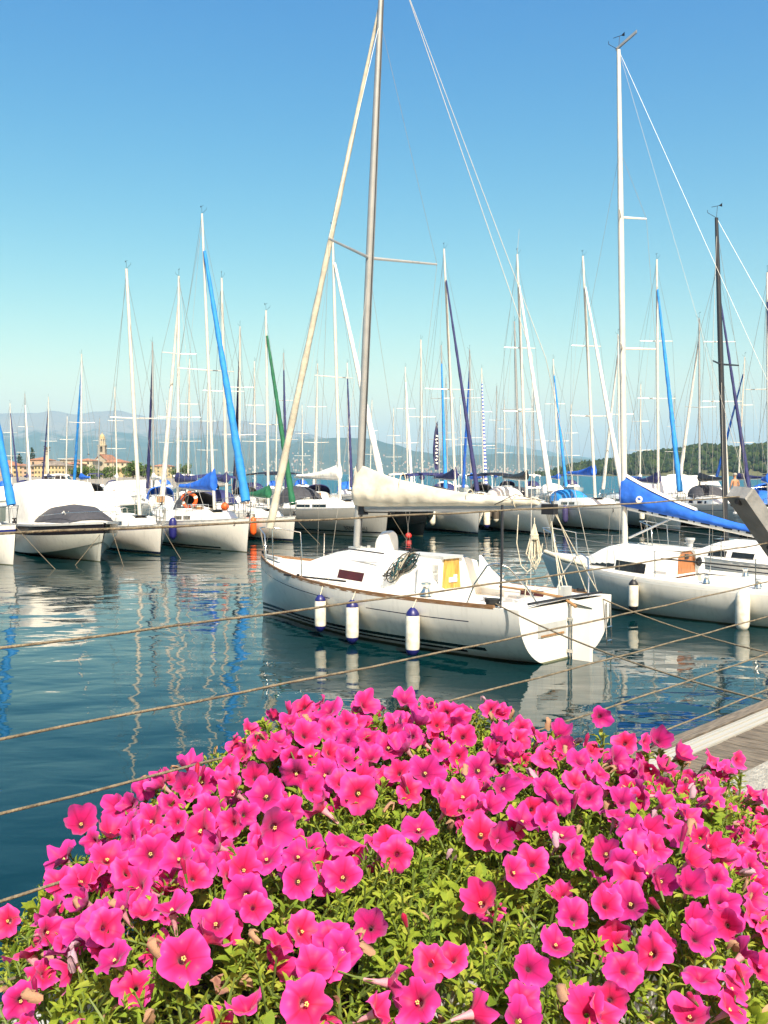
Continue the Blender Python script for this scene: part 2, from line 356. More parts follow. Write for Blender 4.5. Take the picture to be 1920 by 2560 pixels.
def mountain(name, d0, d1, sil, x0, x1, mtl, rough=0.16, nx=150, ny=36, seed=0):
    g = MB(); vs = []; fs = []
    for j in range(ny + 1):
        t = j / ny
        for i in range(nx + 1):
            px = x0 + (x1 - x0) * i / nx
            H = (1185 - lerp_tab(sil, px)) / FPX * d1 + 2
            d = d0 + (d1 - d0) * t if t <= 1 else d1
            x = (px - 960) / FPX * (d0 * 0.35 + d * 0.65); y = d
            f = mnoise.fractal(Vector((x / 1500 + seed, y / 1500, seed)), 0.9, 2.1, 6)
            rg = 1 - abs(mnoise.noise(Vector((x / 900 + seed, y / 2600, 3.3))))
            prof = t ** 0.85
            z = H * (prof + rough * (f * 0.7 + (rg - 0.75) * 0.9) * math.sin(math.pi * min(t, 1)) ** 0.8)
            if t == 1: z = H * (1 + 0.02 * f)
            vs.append((x, y, max(z, -0.5 if j == 0 else 0.4)))
    for i in range(nx + 1): vs.append((vs[ny * (nx + 1) + i][0] * 1.15, d1 * 1.15, -0.5))
    for j in range(ny + 1):
        for i in range(nx):
            a = j * (nx + 1) + i; fs.append((a, a + 1, a + nx + 2, a + nx + 1))
    g.add(vs, fs); return struct(g.build(name, mtl, smooth=180))
FOREST, MEADOW, ROCK = (0.020, 0.036, 0.026), (0.05, 0.06, 0.035), (0.19, 0.165, 0.15)
mountain('mountain', 10500, 14500, [(-500, 1040), (0, 1034), (45, 1028), (110, 1037), (165, 1030), (225, 1028), (285, 1040), (330, 1051), (430, 1054), (560, 1050), (620, 1057), (720, 1078), (820, 1098), (900, 1112), (980, 1130), (1080, 1160), (1150, 1178)],
         -500, 1150, mtn_mat('mountain_slopes', FOREST, MEADOW, ROCK, 900), seed=2)
mountain('mountain', 8200, 10200, [(520, 1183), (600, 1150), (680, 1118), (760, 1098), (840, 1095), (920, 1096), (985, 1110), (1050, 1128), (1120, 1138), (1200, 1136), (1300, 1134), (1400, 1140), (1500, 1147), (1560, 1156), (1640, 1168), (1760, 1176), (2300, 1180)],
         520, 2300, mtn_mat('shore_hill_slopes', (0.022, 0.04, 0.028), (0.06, 0.068, 0.04), (0.14, 0.125, 0.11), 2400), rough=0.12, seed=7)
mountain('mountain', 15500, 18500, [(950, 1180), (1080, 1135), (1150, 1116), (1200, 1107), (1260, 1107), (1300, 1114), (1380, 1126), (1450, 1140), (1560, 1150), (1700, 1160), (2400, 1172)],
         950, 2400, mtn_mat('far_ridge_slopes', FOREST, MEADOW, ROCK, 2600), seed=4, ny=24)
random.seed(21)
# villages on the far shore: too small to pick apart
vl = MB()
for i in range(420):
    px = random.choice((random.uniform(560, 1460), random.gauss(1120, 90), random.gauss(760, 90), random.uniform(1100, 1460)))
    lift = abs(random.gauss(0, 1)); d = 8220 + lift * 420
    x = (px - 960) / FPX * (8200 * 0.35 + d * 0.65)
    t = (d - 8200) / 2000; H = (1185 - lerp_tab([(520, 1183), (760, 1098), (985, 1110), (1120, 1138), (1560, 1150)], px)) / FPX * 10200
    z = H * (t ** 0.85) * 1.0 + random.uniform(2, 10)
    s = random.uniform(7, 15)
    vl.box((x, d - 25, z), (s, s * 0.8, s * 0.75 + 6), m=random.choice((0, 0, 1)))
stuff(vl.build('far_village', [mat('village_wall', (0.42, 0.36, 0.29), 0.9, 0.2, 0.02), mat('village_roof', (0.42, 0.22, 0.13), 0.9, 0.2, 0.02)]))

# wooded point on the right
POINT = [(1330, 1189), (1380, 1180), (1420, 1166), (1470, 1154), (1540, 1147), (1590, 1134), (1640, 1127), (1700, 1122), (1770, 1108), (1810, 1112), (1850, 1119), (1900, 1110), (1960, 1104), (2200, 1100), (2500, 1120)]
PD = 1350.0
def point_h(px): return (1189 - lerp_tab(POINT, px)) / FPX * PD
g = MB(); vs = []; fs = []
for j in range(9):
    for i in range(61):
        px = 1320 + (2500 - 1320) * i / 60; t = j / 8; d = PD - 90 + 190 * t
        vs.append(((px - 960) / FPX * PD, d, -0.4 + max(0, point_h(px) - 9) * math.sin(math.pi / 2 * min(1, t * 1.5)) + (0.8 if j else 0)))
for j in range(8):
    for i in range(60): a = j * 61 + i; fs.append((a, a + 1, a + 62, a + 61))
g.add(vs, fs); struct(g.build('hill', mat('hill_earth', (0.08, 0.085, 0.04), 0.95, 0.3, 0.05), smooth=180))
def leaf_mat(name, c1, c2, tr=0.25, scale=0.15):
    return mat(name, c1, 0.7, 0.3, scale, col2=c2, trans=tr, spec=0.2)
fr = MB(); ico = bmesh.new(); bmesh.ops.create_icosphere(ico, subdivisions=2, radius=1.0); ico.verts.ensure_lookup_table()
IV = [v.co.copy() for v in ico.verts]; IF = [tuple(v.index for v in f.verts) for f in ico.faces]; ico.free()
for i in range(2600):
    px = random.uniform(1335, 2150); t = random.random() ** 0.8; d = PD - 85 + 150 * t
    hh = point_h(px)
    if hh < 2: continue
    zb = max(0, hh - 9) * math.sin(math.pi / 2 * min(1, t * 1.5))
    x = (px - 960) / FPX * PD; r = random.uniform(2.2, 5.0); hgt = random.uniform(0.8, 1.3)
    if random.random() < 0.07: r *= 0.45; hgt = 3.2
    zc = zb + min(6.0, hh * 0.5) * random.uniform(0.6, 1.1)
    so = random.uniform(0, 99)
    fr.add([(x + v.x * r * (1 + 0.35 * mnoise.noise(v * 2.2 + Vector((so, 0, 0)))), d + v.y * r, zc + v.z * r * hgt * (1 + 0.4 * mnoise.noise(v * 2.6 + Vector((0, so, 0))))) for v in IV], IF, m=i % 3)
FM = [mat('forest_%s' % k, c, 0.9, 0.5, 0.35, bump=1.0, bscale=0.9, spec=0.1, col2=c2) for k, c, c2 in
      (('light', (0.042, 0.062, 0.018), (0.016, 0.028, 0.01)), ('mid', (0.028, 0.046, 0.016), (0.011, 0.021, 0.009)), ('dark', (0.018, 0.033, 0.015), (0.008, 0.016, 0.008)))]
stuff(fr.build('woodland', FM, smooth=60))

# ------------------------------------------------------------------ the town on the left shore
M['ground'] = mat('town_ground', (0.30, 0.27, 0.22), 0.9, 0.2, 0.3)
g = MB()
g.add([(-1200, 172, 0.3), (-34, 172, 0.3), (-36, 230, 0.3), (-52, 300, 0.5), (-95, 420, 1.2), (-150, 620, 2.5), (-240, 1000, 8), (-1200, 1000, 10)], [(0, 1, 2, 3, 4, 5, 6, 7)])
g.add([(-1200, 172, 0.3), (-34, 172, 0.3), (-36, 230, 0.3), (-52, 300, 0.5), (-95, 420, 1.2), (-150, 620, 2.5), (-240, 1000, 8),
       (-1200, 172, -0.8), (-34, 172, -0.8), (-36, 230, -0.8), (-52, 300, -0.8), (-95, 420, -0.8), (-150, 620, -0.8), (-240, 1000, -0.8)],
      [(i, i + 7, i + 8, i + 1) for i in range(6)])
struct(g.build('ground', M['ground']))
WALLC = {'ochre': (0.52, 0.40, 0.22), 'cream': (0.58, 0.51, 0.37), 'pink': (0.52, 0.37, 0.27), 'yellow': (0.56, 0.46, 0.26), 'stone': (0.40, 0.35, 0.27)}
for k, c in WALLC.items(): M['wall_' + k] = mat('plaster_' + k, tuple(v * .8 for v in c), 0.9, 0.15, 0.5)
M['tile'] = mat('terracotta_tiles', (0.36, 0.17, 0.10), 0.9, 0.3, 0.6, bump=0.5, bscale=3)
M['tilegrey'] = mat('weathered_tiles', (0.22, 0.19, 0.16), 0.9, 0.3, 0.6, bump=0.5, bscale=3)
M['shutter'] = mat('window_dark', (0.035, 0.04, 0.035), 0.6, 0.2, 1)
def building(label, pxl, pxr, ytop, d, wall, roof, storeys, hip=0.16, depth=12, z0=0.6, cols=None):
    xl = (pxl - 960) / FPX * d; xr = (pxr - 960) / FPX * d; w_ = xr - xl; H = (1185 - ytop) / FPX * d + EYE - z0
    t = thing('building', label, 'building', ((xl + xr) / 2, d, z0))
    b = MB(); b.box((0, depth / 2, H / 2 - 1), (w_, depth, H + 2)); b.build('wall', M['wall_' + wall], t)
    rr = MB(); e_ = 0.5; rh = w_ * hip if w_ < depth * 1.5 else depth * 0.2
    x, y0, y1 = w_ / 2 + e_, -e_, depth + e_; rl = max(0, w_ / 2 - depth * 0.4)
    rr.add([(-x, y0, H), (x, y0, H), (x, y1, H), (-x, y1, H), (-rl, depth / 2, H + rh), (rl, depth / 2, H + rh)],
           [(0, 1, 5, 4), (1, 2, 5), (2, 3, 4, 5), (3, 0, 4), (3, 2, 1, 0)])
    rr.build('roof', M[roof], t)
    cols = cols or max(2, int(w_ / 3.2)); src = None
    for s_ in range(storeys):
        for c_ in range(cols):
            lx = -w_ / 2 + w_ * (c_ + 0.5) / cols; lz = H * (s_ + 0.55) / storeys
            if src is None:
                wb = MB(); wb.box((0, 0, 0), (min(1.0, w_ / cols * 0.45), 0.12, H / storeys * 0.45)); src = wb.build('window', M['shutter'], t); src.location = (lx, -0.02, lz)
            else: share(src, 'window', t, (lx, -0.02, lz))
    return t
building('low pink house with brown tiled roof at the far left of the town', -60, 40, 1166, 420, 'pink', 'tile', 3)
building('ochre house between the dark cypress and the column', 30, 62, 1164, 400, 'ochre', 'tile', 3)
building('pale pink house with shuttered windows left of the column', 55, 92, 1166, 390, 'pink', 'tilegrey', 3)
building('long yellow palace with rows of windows behind the column', 86, 163, 1164, 385, 'yellow', 'tilegrey', 3, cols=9)
building('brown-roofed house on the rise behind the long yellow palace', 72, 120, 1150, 470, 'pink', 'tile', 2, z0=2)
building('ochre house with low roof just right of the yellow palace', 160, 196, 1160, 400, 'ochre', 'tile', 2)
building('white-walled house with red roof left of the church', 190, 232, 1152, 470, 'cream', 'tile', 3, z0=1.5)
building('small grey-roofed house behind the mast with light blue furled sail', 150, 192, 1150, 520, 'stone', 'tilegrey', 2, z0=2)
building('cream block with dark upper gallery right of the church', 262, 316, 1156, 500, 'cream', 'tile', 3, z0=1.5)
building('ochre house standing behind the willows below the church', 280, 322, 1176, 400, 'ochre', 'tile', 2, z0=1)
building('yellow lakeside villa at the right end of the town', 376, 430, 1166, 640, 'yellow', 'tile', 3, z0=1, hip=0.1)
# church and bell tower
d = 560; t = thing('church', 'stone church with broad gabled front and low tiled roof', 'church', ((252 - 960) / FPX * d, d, 1.5))
w_ = 62 / FPX * d; b = MB(); hz = 5.6; gz = 12.2
b.add([(-w_ / 2, 0, -1), (w_ / 2, 0, -1), (w_ / 2, 0, hz), (0, 0, gz), (-w_ / 2, 0, hz), (-w_ / 2, 24, -1), (w_ / 2, 24, -1), (w_ / 2, 24, hz), (0, 24, gz), (-w_ / 2, 24, hz)],
      [(0, 1, 2, 3, 4), (9, 8, 7, 6, 5), (0, 4, 9, 5), (1, 6, 7, 2)]); b.build('wall', M['wall_stone'], t)
b = MB(); o_ = 0.5
b.add([(-w_ / 2 - o_, -o_, hz - .3), (0, -o_, gz + .1), (0, 25, gz + .1), (-w_ / 2 - o_, 25, hz - .3), (w_ / 2 + o_, -o_, hz - .3), (w_ / 2 + o_, 25, hz - .3),
       (-w_ / 2 - o_, -o_, hz + .1), (0, -o_, gz + .5), (0, 25, gz + .5), (-w_ / 2 - o_, 25, hz + .1), (w_ / 2 + o_, -o_, hz + .1), (w_ / 2 + o_, 25, hz + .1)],
      [(6, 7, 8, 9), (7, 10, 11, 8), (0, 1, 7, 6), (1, 4, 10, 7), (0, 6, 9, 3), (4, 5, 11, 10)]); b.build('roof', M['tile'], t)
b = MB(); b.lathe([(1.3, -0.1), (1.3, 0.1)], (0, -0.02, 7.2), 16, axis=Vector((0, 1, 0))); b.build('round_window', M['shutter'], t)
b = MB(); b.box((0, -0.05, 1.2), (2.2, 0.2, 4)); b.build('door', M['shutter'], t)
d = 575; t = thing('bell_tower', 'tall pale stone bell tower with domed lantern above the church roof', 'tower', ((257 - 960) / FPX * d, d, 1.5))
b = MB(); b.box((0, 0, 8.5), (4.2, 4.2, 19)); b.build('shaft', M['wall_stone'], t)
b = MB(); b.box((0, 0, 18.1), (4.7, 4.7, 0.4)); b.box((0, 0, 13.2), (4.5, 4.5, 0.3)); b.build('cornice', M['wall_cream'], t)
for s_, rr_ in ((0, 0), (1, R(90)), (2, R(180)), (3, R(270))):
    b = MB(); b.box((0, 2.1, 15.6), (1.3, 0.12, 2.6)); b.lathe([(0.65, -0.06), (0.65, 0.06)], (0, 2.1, 16.9), 12, axis=Vector((0, 1, 0)))
    o = b.build('belfry_opening', M['shutter'], t); o.rotation_euler = (0, 0, rr_)
b = MB()
for k in range(8):
    a_ = 2 * math.pi * (k + .5) / 8; b.box((1.55 * math.cos(a_), 1.55 * math.sin(a_), 20.0), (0.55, 0.55, 3.6))
b.lathe([(1.1, 18.3), (1.1, 21.8)], n=8); b.lathe([(2.0, 21.6), (2.0, 22.0)], n=8); b.build('lantern', M['wall_cream'], t)
b = MB(); b.lathe([(1.8, 22.0), (1.75, 22.8), (1.4, 23.8), (0.8, 24.5), (0.25, 24.9), (0.1, 25.9), (0.02, 26.2)], n=12); b.build('dome', M['wall_ochre'], t, smooth=40)
# memorial column
d = 330; t = thing('memorial_column', 'pale stone column carrying a dark winged sculpture, left of the church', 'column', ((118.5 - 960) / FPX * d, d, 0.6))
b = MB(); b.lathe([(0.50, 1.4), (0.52, 2), (0.50, 6), (0.44, 8.6)], n=16); b.build('shaft', M['wall_cream'], t, smooth=40)
b = MB(); b.box((0, 0, 0.3), (2.2, 2.2, 0.6)); b.box((0, 0, 1.0), (1.5, 1.5, 0.9)); b.build('base', M['wall_stone'], t)
b = MB(); b.lathe([(0.44, 8.6), (0.55, 8.9), (0.62, 9.6), (0.95, 10.1)], n=12); b.box((0, 0, 10.2), (1.9, 1.9, 0.2)); b.build('capital', M['wall_stone'], t)
b = MB(); b.loft([[Vector((x, r * math.cos(a), 10.75 + z + r * 1.1 * math.sin(a))) for a in [k * math.pi / 4 for k in range(8)]] for x, r, z in ((-1.0, .1, 0), (-.7, .3, .05), (0, .34, 0), (.6, .36, .1), (.95, .3, .4), (1.25, .12, .35))])
for x in (-.6, -.4, .45, .65): b.box((x, .12 * (1 if x > 0 else -1), 10.5), (.14, .14, .5))
b.add([(-.2, .15, 10.95), (.4, .15, 10.95), (-.6, .35, 11.7), (-1.1, .35, 11.5), (-.2, -.15, 10.95), (.4, -.15, 10.95), (-.6, -.35, 11.7), (-1.1, -.35, 11.5)], [(0, 1, 2, 3), (4, 7, 6, 5)])
b.build('winged_sculpture', mat('bronze_dark', (0.09, 0.08, 0.06), 0.6, 0.2, 2), t, smooth=50)

# trees
def leaf_cloud(mb, centres, n, size, flat=0.75, m_n=3):
    for i in range(n):
        c, r = random.choice(centres)
        v = Vector((random.gauss(0, 1), random.gauss(0, 1), random.gauss(0, 1))).normalized() * r * random.uniform(0.55, 1.08)
        p = c + Vector((v.x, v.y, v.z * flat)); a = Vector((random.uniform(-1, 1), random.uniform(-1, 1), random.uniform(-.6, .6))).normalized()
        b_ = a.orthogonal().normalized(); s_ = size * random.uniform(0.6, 1.4)
        mb.add([p - a * s_, p + b_ * s_ * .6, p + a * s_, p - b_ * s_ * .6], [(0, 1, 2, 3)], m=random.randrange(m_n))
LEAFT = [leaf_mat('tree_leaf_a', (0.10, 0.16, 0.03), (0.05, 0.09, 0.02)), leaf_mat('tree_leaf_b', (0.065, 0.115, 0.028), (0.03, 0.06, 0.015)), leaf_mat('tree_leaf_c', (0.14, 0.20, 0.05), (0.07, 0.11, 0.03))]
LEAFD = [leaf_mat('cypress_leaf_a', (0.03, 0.055, 0.02), (0.015, 0.03, 0.012)), leaf_mat('cypress_leaf_b', (0.045, 0.07, 0.028), (0.02, 0.035, 0.015))]
M['bark'] = mat('bark', (0.12, 0.09, 0.06), 0.95, 0.3, 4)
def tree(label, px, ytop, d, wpx, z0=0.6, kind='round', group=None, name='shore_tree'):
    x = (px - 960) / FPX * d; H = (1185 - ytop) / FPX * d + EYE - z0; w_ = wpx / FPX * d * 1.25
    t = thing(name, label, 'tree', (x, d, z0), 0, group)
    b = MB(); b.tube([(0, 0, -.3), (0.1, 0, H * .3), (0, .1, H * .7)], [H * .035, H * .028, H * .012], 7)
    if kind == 'round':
        for k in range(5):
            a_ = k * 1.26; b.tube([(0.05, 0, H * .3), (w_ * .25 * math.cos(a_), w_ * .25 * math.sin(a_), H * .6)], [H * .018, H * .008], 5)
    b.build('trunk', M['bark'], t, smooth=60)
    c = MB()
    if kind == 'round':
        cs = []
        for k in range(16):
            a_ = random.uniform(0, 6.28); rr_ = w_ * .36 * math.sqrt(random.random()); hz_ = random.uniform(.25, .84)
            cs.append((Vector((rr_ * math.cos(a_), rr_ * math.sin(a_), H * hz_)), w_ * random.uniform(.14, .22)))
        leaf_cloud(c, cs, 1500, max(.16, w_ * .04), 0.9)
        c.build('crown', LEAFT, t)
    else:
        cs = [(Vector((random.uniform(-.1, .1) * w_, 0, H * (0.1 + .85 * k / 12))), w_ * .5 * (1 - (k / 12) ** 2.2 * .85) * (1 if k else .8)) for k in range(13)]
        leaf_cloud(c, cs, 900, max(.15, w_ * .07), 0.8, 2)
        c.build('crown', LEAFD, t)
    return t
random.seed(3)
tree('leafy tree leftmost of the shore trees, behind the light blue furled sail', 200, 1168, 330, 40)
tree('broad willow crown just left of the one below the church', 226, 1164, 325, 40)
tree('dark narrow tree standing between the two willows below the church', 246, 1170, 318, 20)
tree('rounded bright willow directly below the bell tower', 276, 1166, 315, 40)
tree('tall dense tree right of the church, largest of the shore trees', 333, 1148, 350, 50, z0=0.8)
tree('dark tree beside the navy furled sail right of the church', 364, 1158, 360, 36, z0=0.9)
tree('low dark tree right of the lakeside villa', 462, 1157, 420, 34, z0=0.8)
tree('small bush-like tree by the water at the end of the town', 440, 1172, 430, 26, z0=0.8)
tree('cypress at the far left edge above the roofs', 4, 1118, 560, 12, 3, 'cyp', name='cypress_tree')
tree('slender cypress second from the left edge', 30, 1124, 560, 9, 3, 'cyp', name='cypress_tree')
tree('short dark cypress between the navy furled sail and the broad one', 50, 1133, 560, 16, 3, 'cyp', name='cypress_tree')
tree('tallest broad dark cypress above the roofs left of the column', 82, 1117, 560, 17, 3, 'cyp', name='cypress_tree')
# ------------------------------------------------------------------ boats
class Hull:
    def __init__(s, L, B, Fs, Fb, tr=0.72, rake=0.25, k=0.32, full=0.42, bulge=1.0):
        s.L, s.B, s.Fs, s.Fb, s.tr, s.rake, s.k, s.full = L, B, Fs, Fb, tr, rake, k, full
    def bh(s, t):
        if t < s.full: return s.B / 2 * (s.tr + (1 - s.tr) * math.sin(math.pi / 2 * t / s.full))
        return max(0.015, s.B / 2 * (1 - ((t - s.full) / (1 - s.full)) ** 2.1) ** 0.92)
    def zs(s, t): return s.Fs + (s.Fb - s.Fs) * t ** 2 - 0.05 * math.sin(math.pi * t)
    def kd(s, t): return 0.03 + s.k * math.sin(math.pi * (0.02 + 0.9 * t)) ** 0.8
    def pt(s, t, v, side=1):
        b, z, k = s.bh(t), s.zs(t), s.kd(t); a = v * math.pi / 2
        e1 = 0.62 + 0.75 * t * t; e2 = 0.95 - 0.28 * t
        y = b * math.sin(a) ** e1; zz = -k + (z + k) * (1 - math.cos(a)) ** e2
        x = t * s.L - s.rake * (1 - min(1, max(0, zz / z))) * t ** 6
        return Vector((x, side * y, zz))
    def at(s, x, z, side=1):
        """outer skin at station x and height z"""
        t = min(1, max(0, x / s.L)); lo, hi = 0.0, 1.0
        for _ in range(30):
            m = (lo + hi) / 2
            if s.pt(t, m).z < z: lo = m
            else: hi = m
        return s.pt(t, lo, side)
    def hull(s, mtl, parent, nt=26, nv=12):
        mb = MB(); uv = []; rings = []
        for i in range(nt + 1):
            t = 1 - (1 - i / nt) ** 1.35
            ring = [s.pt(t, 1 - j / nv, 1) for j in range(nv + 1)] + [s.pt(t, j / nv, -1) for j in range(1, nv + 1)]
            rings.append(ring); z = s.zs(t); uv += [(t, z - p.z) for p in ring]
        mb.loft(rings, closed=False)
        n = 2 * nv + 1; mb.f.append(tuple(range(n))); mb.m.append(0); mb.uv = uv
        return mb.build('hull', mtl, parent, smooth=35)
    def deck(s, mtl, parent, hole=None, camber=0.06, nt=26):
        mb = MB(); xs = sorted(set([1 - (1 - i / nt) ** 1.35 for i in range(nt + 1)] + ([hole[0] / s.L, hole[1] / s.L] if hole else [])))
        cw = hole[2] if hole else s.B * .3; vs = []; fs = []
        for t in xs:
            b = s.bh(t) * 0.992; z = s.zs(t) - 0.012; c = min(cw, b * 0.6)
            for y in (-b, -c, 0, c, b): vs.append((t * s.L, y, z + camber * (1 - (y / b) ** 2) * min(1, b)))
        for i in range(len(xs) - 1):
            inh = hole and xs[i] * s.L >= hole[0] - 1e-6 and xs[i + 1] * s.L <= hole[1] + 1e-6
            for j in range(4):
                if inh and j in (1, 2): continue
                a = i * 5 + j; fs.append((a, a + 5, a + 6, a + 1))
        mb.add(vs, fs); return mb.build('deck', mtl, parent, smooth=40)
    def rail(s, mtl, parent, t0, t1, side, w=0.045, h=0.045, off=0.0, name='toe_rail'):
        mb = MB(); rings = []
        for i in range(23):
            t = t0 + (t1 - t0) * i / 22; b = s.bh(t) - off; z = s.zs(t)
            x = t * s.L
            rings.append([Vector((x, side * max(0.005, b - w), z - .02)), Vector((x, side * b, z - .02)), Vector((x, side * b, z + h)), Vector((x, side * max(0.005, b - w), z + h))])
        mb.loft(rings); return mb.build(name, mtl, parent)

def cabin(H, x0, x1, w, h, mtl, parent, front=1.1, aft_drop=0.0):
    def sec(x):
        t = x / H.L; b = min(w, H.bh(t) - 0.28); b = max(b, 0.12); z0 = H.zs(t) - 0.02
        f = min(1, max(0, (x1 - x) / front)); f = f * f * (3 - 2 * f) * 0.94 + 0.06
        hh = h * f
        return [Vector((x, b, z0)), Vector((x, b * .955, z0 + .6 * hh)), Vector((x, b * .87, z0 + .92 * hh)), Vector((x, b * .55, z0 + 1.05 * hh)), Vector((x, 0, z0 + 1.1 * hh))]
    mb = MB(); rings = []
    for i in range(17):
        p = sec(x0 + (x1 - x0) * i / 16); rings.append(p + [Vector((q.x, -q.y, q.z)) for q in p[-2::-1]])
    mb.loft(rings, closed=False)
    n = len(rings[0]); mb.f.append(tuple(range(n))); mb.m.append(0); mb.f.append(tuple(16 * n + j for j in range(n - 1, -1, -1))); mb.m.append(0)
    o = mb.build('cabin', mtl, parent, smooth=50)
    return o, sec
def side_window(sec, xa, xb, fa, fb, mtl, parent, side=1, off=0.006, name='window', slant=0.0, n=5):
    mb = MB(); rings = []
    for i in range(n + 1):
        x = xa + (xb - xa) * i / n; p = sec(x); d = p[1] - p[0]
        lo = p[0] + d * fa; hi = p[0] + d * fb
        nrm = Vector((0, d.z, -d.y)).normalized()
        ring = [lo + nrm * off, hi + nrm * off, hi - nrm * .01, lo - nrm * .01]
        for k in (1, 2): ring[k].x += slant
        rings.append([Vector((q.x, q.y * side, q.z)) for q in ring])
    mb.loft(rings); return mb.build(name, mtl, parent)

def wire(parent, name, a, b, r=0.006, mtl=None, n=4, sag=0.0):
    mb = MB(); a = Vector(a); b = Vector(b); k = 8 if sag else 1
    mb.tube([a.lerp(b, i / k) - Vector((0, 0, sag * 4 * (i / k) * (1 - i / k))) for i in range(k + 1)], r, n)
    return mb.build(name, mtl or M['wire'], parent)

def sail_cover(a, b, h0, mtl, parent, wid=0.13, h1=0.14, seed=0, hang=0.02, power=2.0):
    """canvas round the lowered sail along the boom from mast a to end b"""
    a = Vector(a); b = Vector(b); ax = (b - a).normalized(); sd = ax.cross(Vector((0, 0, 1))).normalized()
    mb = MB(); rings = []; NN = 64
    for i in range(NN + 1):
        t = i / NN; c = a.lerp(b, t); h = h1 + (h0 - h1) * (1 - t) ** power; wd = wid * (0.55 + 0.6 * (1 - t)) * (0.8 if i == 0 else 1)
        if i == NN: h *= .6; wd *= .6
        ring = []
        for k in range(22):
            an = 2 * math.pi * k / 22; s_, c_ = math.sin(an), math.cos(an)
            up = (s_ * .5 + .5); wp = wd * c_ * (1 - .62 * up ** 1.3)
            wr = 1 + 0.20 * mnoise.noise(Vector((t * 9 + seed, k * .35, seed))) + .17 * (1 - abs(mnoise.noise(Vector((t * 16 + k * .28 + seed, k * .16, seed + 5))))) ** 3 * (1.3 - t) - .08 * max(0, math.cos(t * 31 + seed)) ** 6
            ring.append(c + sd * wp * wr + Vector((0, 0, -hang + h * up * (1 + .05 * mnoise.noise(Vector((t * 6, seed, 2)))))))
        rings.append(ring)
    mb.loft(rings); return mb.build('sail_cover', mtl, parent, smooth=70)

